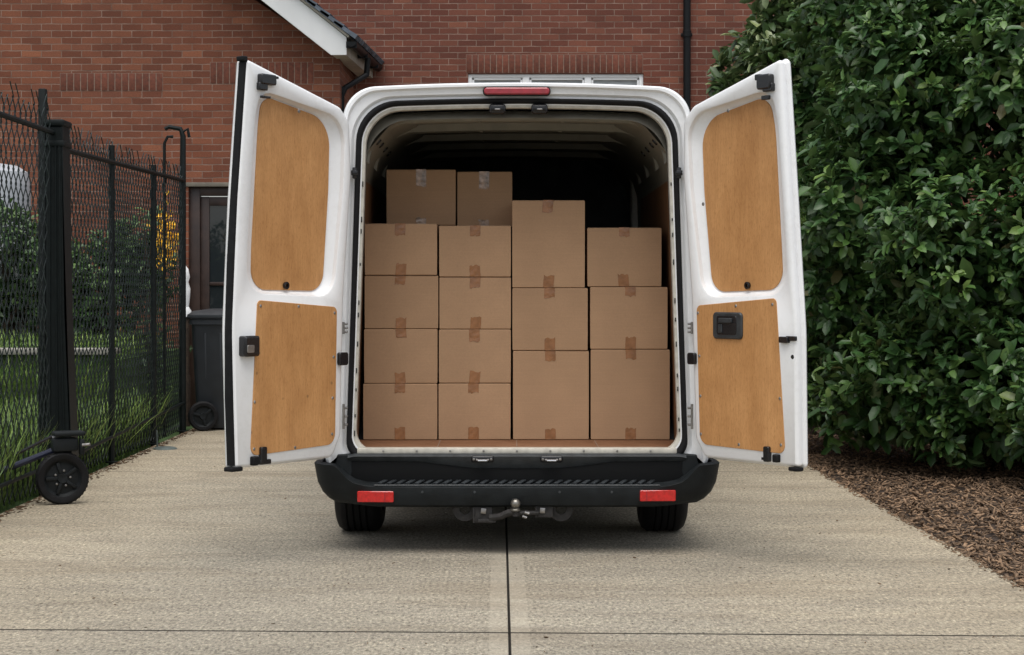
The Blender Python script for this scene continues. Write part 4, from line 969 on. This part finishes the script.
# ------------------------------------------------------------------ rear doors
class Plane:
    def __init__(s, hx, hy, fx, fy, sign):
        s.A = Vector((hx, hy)); d = Vector((fx, fy))-s.A; s.w = d.length; s.d = d.normalized(); s.sign = sign
        n = Vector((-s.d.y, s.d.x)); s.n = n if n.y < 0 or n.dot(Vector((-hx, -hy))) > 0 else -n      # towards camera side
        if s.n.dot(-Vector((fx, fy))) < 0: s.n = -s.n
    def uv(s, px, py, dep=0.0):
        A_ = s.A-s.n*dep
        r = Vector(((px-CX)/F, 1.0)); # t*r = A + u d
        det = r.x*(-s.d.y)-(-s.d.x)*r.y; t = (A_.x*(-s.d.y)-(-s.d.x)*A_.y)/det
        p = r*t; return ((p-A_).dot(s.d), CZ-(py-CY)*t/F)
    def P(s, u, v, t=0.0):
        q = s.A+s.d*u-s.n*t; return Vector((q.x, q.y, v))
    def R(s): return Matrix(((s.d.x, -s.n.x, 0), (s.d.y, -s.n.y, 0), (0, 0, 1)))
PL = Plane((348-CX)*9.10/F, 9.10, -1.315, 8.46, -1); PR = Plane((687-CX)*9.10/F, 9.10, 1.402, 8.46, 1)
def pxloop(pl, pts, seg=8, dep=0.0): return fillet([(*pl.uv(x, y, dep), r) for x, y, r in pts], True, seg)
def build_door(pl, name, outline, recess, plyU, plyL, label):
    bm = B(); O = pxloop(pl, outline); Rc = pxloop(pl, recess, 10)
    s = 1
    Pi = inset(pxloop(pl, plyU, 10, .046), -.004)
    # resample recess loop and bottom loop to equal count by arclength from top-left
    def resample(lp, n):
        pts = [Vector(p) for p in lp]; L_ = [0]
        for i in range(len(pts)): L_.append(L_[-1]+(pts[(i+1) % len(pts)]-pts[i]).length)
        T = L_[-1]; out = []; j = 0
        for k in range(n):
            t = T*k/n
            while L_[j+1] < t: j += 1
            q = (t-L_[j])/max(L_[j+1]-L_[j], 1e-9); out.append(tuple(pts[j].lerp(pts[(j+1) % len(pts)], q)))
        return out
    N_ = 96; Rc = resample(Rc, N_); Pi = resample(Pi, N_)
    # align start indices
    best = min(range(N_), key=lambda k: sum((Vector(Rc[i])-Vector(Pi[(i+k) % N_])).length for i in range(0, N_, 4))); Pi = [Pi[(i+best) % N_] for i in range(N_)]
    lip = [pl.P(u, v, 0) for u, v in inset(Rc, -.006)]
    # inner face with hole
    o0 = inset(O, .016)
    va = [bm.verts.new(pl.P(u, v, 0)) for u, v in o0]; vb = [bm.verts.new(p) for p in lip]
    ed = [bm.edges.new((va[i], va[(i+1) % len(va)])) for i in range(len(va))]+[bm.edges.new((vb[i], vb[(i+1) % N_])) for i in range(N_)]
    bmesh.ops.triangle_fill(bm, edges=ed, use_beauty=True, use_dissolve=False)
    rings = [[v.co.copy() for v in va]]+[[pl.P(u, v, t) for u, v in inset(O, o)] for o, t in ((.006, .004), (0, .014), (0, .030), (.006, .034), (.006, .044), (-.006, .050), (-.010, .056), (-.006, .066), (.004, .074))]
    R = loft(bm, rings); bm.faces.new(R[-1])
    rr_ = [lip]+[[pl.P(u, v, t) for u, v in lp] for lp, t in ((Rc, .004), ([tuple(Vector(a).lerp(Vector(b), .09)) for a, b in zip(Rc, Pi)], .024), ([tuple(Vector(a).lerp(Vector(b), .6)) for a, b in zip(Rc, Pi)], .040), ([tuple(Vector(a).lerp(Vector(b), .85)) for a, b in zip(Rc, Pi)], .047), (Pi, .050), (inset(Pi, .03), .051))]
    R2 = loft(bm, rr_); bm.faces.new(R2[-1])
    # raised swage round the lower panel
    d_ = obj(name, bm, M['white'], van, 38); d_['label'] = label
    bm = B(); plate(bm, pxloop(pl, plyU, 10, .044), lambda u, v, t: pl.P(u, v, t), .044, .050, .0015); u_ = obj('plywood_panel', bm, M['ply'], d_)
    bm = B(); plate(bm, pxloop(pl, plyL, 6), lambda u, v, t: pl.P(u, v, t), -.005, .0, .0015); l_ = obj('plywood_panel', bm, M['ply'], d_)
    return d_
def dbox(pl, par, name, x0, y0, x1, y1, m, t0=-.02, t1=0, bev=.003, r=None, rotz=0):
    a = pl.uv(x0, y0); b = pl.uv(x1, y1); u0, u1 = sorted((a[0], b[0])); v0, v1 = sorted((a[1], b[1]))
    bm = B(); rr_ = r if r else min(u1-u0, v1-v0)*.2
    plate(bm, fillet([(u0, v0, rr_), (u1, v0, rr_), (u1, v1, rr_), (u0, v1, rr_)], True, 4), lambda u, v, t: pl.P(u, v, t), t0, t1, bev)
    return obj(name, bm, m, par)
def screw(pl, par, pts, t=-.005, r=.0065, name='screw'):
    for x, y in pts:
        u, v = pl.uv(x, y); bm = B(); lathe(bm, pl.P(u, v, t), (pl.n.x, pl.n.y, 0), [(0, .001), (r*.35, .001), (r*.45, .003), (r, .002), (r*1.3, 0)], 10); obj(name, bm, M['metal'], par)
# left door
oL = [(247.5, 58.5, .02), (341, 107, .05), (350, 122, .06), (352, 175, .5), (344, 300, .6), (341, 436, .05), (333, 457.5, .05), (236, 468, .015), (232.5, 330, 1.5), (238, 200, 2)]
rL = [(260, 89, .13), (346, 119, .15), (343.5, 190, 1.0), (334, 297, .12), (247.5, 293, .12), (248.5, 245, .8), (255, 125, 1)]
uL = [(262, 95, .12), (330, 121, .16), (328.5, 190, 1.0), (322.5, 291, .10), (251, 289.5, .10), (252, 245, .8), (258.5, 125, .8)]
lL = [(257, 300, .025), (336.5, 307, .03), (334.5, 444, .06), (250, 456, .04)]
dL = build_door(PL, 'rear_door', oL, rL, uL, lL, 'left rear door with black rubber edge and a black box latch')
a0 = pxloop(PL, oL)
# black rubber strip on the free edge
bm = B(); st = [PL.uv(x, y) for x, y in ((247.5, 60), (242.8, 130), (238.5, 200), (235.3, 260), (233.2, 330), (233.2, 400), (235.5, 466))]
loft(bm, [[PL.P(u+du, v, t) for du, t in ((.0, .008), (.010, .012), (.012, .046), (.0, .050), (-.03, .046), (-.03, .012))] for u, v in st], closed=True)
obj('edge_seal', bm, M['rubber'], dL, 50)
dbox(PL, dL, 'seal_cap', 243, 55.5, 248, 61, M['rubber'], .0, .045, .003)
bm = B(); u, v = PL.uv(234, 468.5); box(bm, PL.P(u-.02, v-.006, .025), (.075, .06, .022), PL.R(), .006); obj('seal_foot', bm, M['rubber'], dL)
lt = dbox(PL, dL, 'latch', 257.5, 73.5, 273, 86, M['blackgloss'], -.03, 0, .006); dbox(PL, lt, 'latch_pin', 256.5, 82, 265.5, 91, M['blackgloss'], -.022, 0, .005); dbox(PL, lt, 'latch_pin', 268, 76, 275, 79.5, M['blackgloss'], -.028, -.01, .002)
dbox(PL, dL, 'stop', 260, 95.5, 269, 99, M['blackgloss'], -.015, 0, .003)
bx_ = dbox(PL, dL, 'lock', 239, 336, 254.5, 356, M['blackgloss'], -.045, 0, .01, .012); dbox(PL, bx_, 'striker', 240.5, 345, 247.5, 352.5, M['metal'], -.050, -.04, .002)
dbox(PL, dL, 'catch', 258.5, 447, 264.5, 463.5, M['blackgloss'], -.022, 0, .004); dbox(PL, dL, 'catch', 250, 456.5, 256, 465, M['rubber'], -.025, 0, .006)
dbox(PL, dL, 'catch', 258, 460, 269, 463.5, M['blackgloss'], -.018, 0, .003)
dbox(PL, dL, 'check_arm', 337, 352.5, 346, 365, M['blackgloss'], -.02, 0, .004)
screw(PL, dL, [(260, 306), (298, 306.5), (334, 313), (333, 357), (332, 398), (331.5, 434), (294.5, 447.5), (253.5, 449), (254, 402)])
screw(PL, dL, [(300.5, 111)], .01, .008, 'grommet'); 
bm = B(); u, v = PL.uv(285.5, 285.5, .04); lathe(bm, PL.P(u, v, .042), (PL.n.x, PL.n.y, 0), [(.009, 0), (.018, 0), (.019, .012), (.010, .014)], 16, close=True); obj('ring', bm, M['blackgloss'], dL)
# right door
oR = [(780, 58.5, .02), (693, 105.5, .05), (683, 120, .06), (682.5, 175, .5), (691, 300, .6), (695, 438, .05), (704, 457.5, .05), (797.5, 467, .015), (796, 330, 1.5), (788.5, 200, 2)]
rR = [(771, 88, .13), (686, 116, .15), (690, 190, 1.0), (702, 297.5, .12), (787, 295, .12), (785, 245, .8), (777.5, 125, 1)]
uR = [(769, 95, .12), (701.5, 121, .16), (704, 190, 1.0), (712.5, 292, .10), (783, 289.5, .10), (781, 245, .8), (775, 130, .8)]
lR = [(776.5, 298, .025), (697, 305.5, .03), (700.5, 444, .06), (785.5, 454, .04)]
dR = build_door(PR, 'rear_door', oR, rR, uR, lR, 'right rear door with a square black handle in its lower plywood panel')
hd = dbox(PR, dR, 'handle', 714.5, 312, 743.8, 339.5, M['plastic2'], -.016, 0, .006, .022)
dbox(PR, hd, 'handle_recess', 719, 315.5, 739, 335, M['blackgloss'], -.0185, -.012, .002, .014); dbox(PR, hd, 'grip', 722, 318, 735, 323, M['plastic2'], -.028, -.017, .003)
dbox(PR, hd, 'grip', 721, 324, 725, 333, M['plastic2'], -.024, -.017, .003)
lt = dbox(PR, dR, 'latch', 760, 75.5, 774, 88.5, M['blackgloss'], -.03, 0, .006); dbox(PR, lt, 'latch_pin', 758, 75, 764, 80, M['blackgloss'], -.026, -.0, .003); dbox(PR, lt, 'latch_pin', 765, 84, 775, 91, M['blackgloss'], -.022, 0, .004)
dbox(PR, dR, 'stop', 763, 96, 770.5, 99.5, M['blackgloss'], -.015, 0, .003)
dbox(PR, dR, 'latch', 781, 336.5, 790, 343, M['blackgloss'], -.02, 0, .003); dbox(PR, dR, 'latch_pin', 787, 336, 797, 341, M['blackgloss'], -.012, 0, .003)
u, v = PR.uv(794.2, 357); bm = B(); lathe(bm, PR.P(u-.012, v, .0), (PR.n.x, PR.n.y, 0), [(0, .001), (.009, .001), (.011, 0)], 14); obj('hole', bm, M['blackgloss'], dR)
dbox(PR, dR, 'catch', 765.8, 446, 771.5, 462, M['blackgloss'], -.022, 0, .004); dbox(PR, dR, 'catch', 775, 454, 780.5, 462.5, M['rubber'], -.025, 0, .006); dbox(PR, dR, 'catch', 763.5, 457, 771, 460.5, M['blackgloss'], -.018, 0, .003)
dbox(PR, dR, 'check_arm', 689.5, 352.5, 697, 364.5, M['blackgloss'], -.02, 0, .004)
bm = B(); u, v = PR.uv(796, 468); box(bm, PR.P(u-.02, v-.008, .02), (.06, .05, .02), PR.R(), .006); obj('seal_foot', bm, M['rubber'], dR)
screw(PR, dR, [(698.5, 313), (736.5, 306), (773, 304.5), (700, 356), (701, 396), (780.5, 398.5), (701.5, 434), (739.5, 444.5), (781.5, 445)])
screw(PR, dR, [(727, 110.5), (702, 204)], .008, .008, 'grommet')
bm = B(); u, v = PR.uv(748, 285.5, .04); lathe(bm, PR.P(u, v, .042), (PR.n.x, PR.n.y, 0), [(.009, 0), (.018, 0), (.019, .012), (.010, .014)], 16, close=True); obj('ring', bm, M['blackgloss'], dR)
# hinges on the body between doors and aperture, and black hinge tabs at the seal
for px, s in ((343.5, -1), (692, 1)):
    for y0, y1 in ((322, 334), (404, 429)):
        bm = B(); a = W(px, y1, 9.13); b = W(px, y0, 9.13); tube(bm, [a, b], .0065, 10)
        for k in range(3): z = a.z+(b.z-a.z)*(k+.5)/3; box(bm, (a.x-s*.010, 9.15, z), (.020, .03, .012), None, .003)
        obj('hinge', bm, M['metal'], van)
for px in (354.5, 679):
    bm = B(); c = W(px, 173, 9.165); box(bm, c, (.022, .03, .06), None, .006); box(bm, c+Vector((0, -.01, 0)), (.034, .02, .028), None, .005); obj('hinge_tab', bm, M['blackgloss'], van)
bm = B(); 

# ------------------------------------------------------------------ boxes
def carton(px0, py0, px1, py1, Y, depth, label, tape=None, top=True, bot=True, clear=False, ztop=None, zbot=None):
    a = W(px0, py1, Y); b = W(px1, py0, Y); z0 = a.z if zbot is None else zbot; z1 = b.z if ztop is None else ztop
    w = b.x-a.x; c = Vector(((a.x+b.x)/2, Y+depth/2, z0))
    t = thing('cardboard_box', c, label, 'box', 'cardboard boxes stacked in the van')
    h = z1-z0; bm = B(); hx, hy = w/2, depth/2
    # carton with slightly bowed sides and folded top flaps
    n = 6
    def lay(z, o, bow): 
        L_ = []
        k = [(-hx+o, -hy+o), (hx-o, -hy+o), (hx-o, hy-o), (-hx+o, hy-o)]
        for i in range(4):
            p, q = Vector(k[i]), Vector(k[(i+1) % 4]); e = (q-p).normalized(); nn = Vector((e.y, -e.x))
            for j in range(n): s_ = j/n; v = p.lerp(q, s_)+nn*bow*math.sin(PI*s_); L_.append(Vector((c.x+v.x, c.y+v.y, z)))
        return L_
    bw_ = random.uniform(.000, .004)
    zs = [(z0, .006, 0), (z0+.003, .001, 0), (z0+h*.25, 0, bw_*.7), (z0+h*.5, 0, bw_), (z0+h*.75, 0, bw_*.7), (z1-.005, .000, 0), (z1-.001, .003, 0), (z1, .006, 0)]
    R = loft(bm, [lay(*q) for q in zs]); bm.faces.new(R[0][::-1]); bm.faces.new(R[-1])
    o = obj('carton', bm, M['card'], t, 30)
    # flap seam on top
    bm = B(); box(bm, (c.x, c.y, z1+.0003), (.003, depth*.96, .0008)); obj('flap_seam', bm, M['rubber'], t, None)
    tx_ = c.x+random.uniform(-.008, .008) if tape is None else W(tape, 0, Y).x
    tm = M['tapeclear'] if clear else M['tape']
    hwid = .029
    def strip(zf, dirn, ln):
        bm = B(); yf = c.y-hy-.0013; m_ = 7; ntc = 6
        sk = random.uniform(-.006, .006)
        cols = []
        for i in range(ntc+1):
            x = tx_-hwid*random.uniform(.97, 1.03)+2*hwid*i/ntc if 0 < i < ntc else tx_+hwid*(-1 if i == 0 else 1)
            row = []
            ll = ln+random.uniform(-.006, .006)
            for j in range(m_+1):
                row.append(Vector((x+sk*j/m_+random.uniform(-.0008, .0008), yf-bw_*1.05*math.sin(PI*max(0, min(1, (ll*j/m_)/h)))-random.uniform(0, .0012), zf+dirn*(ll*j/m_))))
            # wrap over the edge
            row = [Vector((x, c.y-hy+.09, zf-dirn*.0012)), Vector((x, c.y-hy+.004, zf-dirn*.0012))]+row
            cols.append([bm.verts.new(p) for p in row])
        for i in range(ntc):
            for j in range(len(cols[0])-1): bm.faces.new((cols[i][j], cols[i+1][j], cols[i+1][j+1], cols[i][j+1]))
        q = obj('tape', bm, tm, t, 60)
    if top: strip(z1+.0012, -1, random.uniform(.048, .066) if not clear else .10)
    if bot: strip(z0-.0012+.0024, 1, random.uniform(.055, .070) if not clear else .04)
    rz = random.uniform(-.006, .006); t.rotation_euler.z = rz
    return t
Yb = 9.68; Z = lambda y, Y=Yb: W(0, y, Y).z
FL = .542
def stack(specs, Y, ys, depth=.5):
    """specs bottom->top: (x0,x1,label,tape px)   ys: boundaries from the bottom up (px)"""
    zb = FL; out = []
    for (x0, x1, lab, tp), (yt) in zip(specs, ys):
        Yi = Y+random.uniform(-.004, .006); zt_ = W(0, yt, Yi).z-.0015
        carton(x0, yt, x1, yt+30, Yi, depth, lab, tape=tp, ztop=zt_, zbot=zb); zb = zt_+.0025
    return zb
t1 = stack([(363.3, 437.2, 'cardboard box on the van floor at the foot of the leftmost stack', 400), (364, 437.2, 'cardboard box second from the floor in the leftmost stack', 400.5), (364.5, 438, 'cardboard box third from the floor in the leftmost stack', 400.5), (364.8, 437, 'topmost front-row box of the leftmost stack, below the set-back dark box', 400.5)], Yb, [383.5, 328.8, 275.3, 223.3], .62)
t2 = stack([(438.6, 510.5, 'cardboard box on the van floor at the foot of the second stack from the left', 473.5), (439.2, 511, 'cardboard box second from the floor in the second stack from the left', 474.5), (439.6, 511, 'cardboard box third from the floor in the second stack from the left', 475.5), (439.4, 511, 'topmost front-row box of the second stack from the left', 475.5)], Yb+.005, [383.2, 329.2, 277, 225.3], .62)
t3 = stack([(512.8, 588.5, 'tall cardboard box on the van floor, foot of the third stack from the left', 550), (512.7, 588, 'squat cardboard box in the middle of the third stack from the left', 550), (512.5, 585, 'tall cardboard box on top of the third stack, rising highest in the front row', 548.5)], Yb+.003, [350.6, 287.8, 200], .55)
t4 = stack([(590.8, 669.7, 'tall cardboard box on the van floor at the foot of the rightmost stack', 630.5), (590.5, 667.7, 'squat cardboard box in the middle of the rightmost stack', 630.5), (587.5, 661.5, 'cardboard box on top of the rightmost stack with empty space above it', 624)], Yb+.004, [349.3, 286.8, 227.4], .55)
Yt = 9.98
carton(386.5, 169.5, 455.5, 226, Yt, .40, 'shaded set-back cardboard box atop the leftmost stack, with shiny tape', tape=421, clear=True, zbot=t1, ztop=W(0, 169.5, Yt).z)
carton(457.5, 171.5, 512.3, 226, Yt+.01, .40, 'narrower shaded set-back cardboard box with shiny tape, atop the second stack', tape=484.5, clear=True, zbot=t2, ztop=W(0, 171.5, Yt).z)

# ------------------------------------------------------------------ camera, light
cam = bpy.data.cameras.new('camera'); co = bpy.data.objects.new('camera', cam); COL.objects.link(co); S.camera = co
co.location = (0, 0, CZ); co.rotation_euler = (PI/2, 0, 0); cam.sensor_width = 36; cam.lens = F/1024*36
cam.shift_x = (512-CX)/1024; cam.shift_y = -(655/2-CY)/1024; cam.clip_end = 2000; cam.clip_start = .05
wd = bpy.data.worlds.new('World'); S.world = wd; wd.use_nodes = True; N = wd.node_tree.nodes; L = wd.node_tree.links
sky = N.new('ShaderNodeTexSky'); sky.sky_type = 'NISHITA'; sky.sun_disc = False
EL, AZ = math.radians(75), math.radians(185)    # veiled sun, high behind the camera
sky.sun_elevation = EL; sky.sun_rotation = AZ; sky.air_density = 1.0; sky.dust_density = 3.0; sky.ozone_density = .3
bg = N['Background']; hs = N.new('ShaderNodeHueSaturation'); hs.inputs['Saturation'].default_value = .35; L.new(sky.outputs[0], hs.inputs['Color']); L.new(hs.outputs[0], bg.inputs[0]); bg.inputs[1].default_value = .13
sun = bpy.data.lights.new('sun', 'SUN'); sun.energy = 1.7; sun.angle = math.radians(60); sun.color = (1, .965, .90)
so = bpy.data.objects.new('sun', sun); COL.objects.link(so)
sd = Vector((math.sin(AZ)*math.cos(EL), math.cos(AZ)*math.cos(EL), math.sin(EL)))
so.rotation_euler = sd.to_track_quat('Z', 'Y').to_euler()
S.view_settings.view_transform = 'Standard'; S.view_settings.look = 'None'; S.view_settings.exposure = 0.55; S.view_settings.gamma = 1
S.cycles.max_bounces = 8
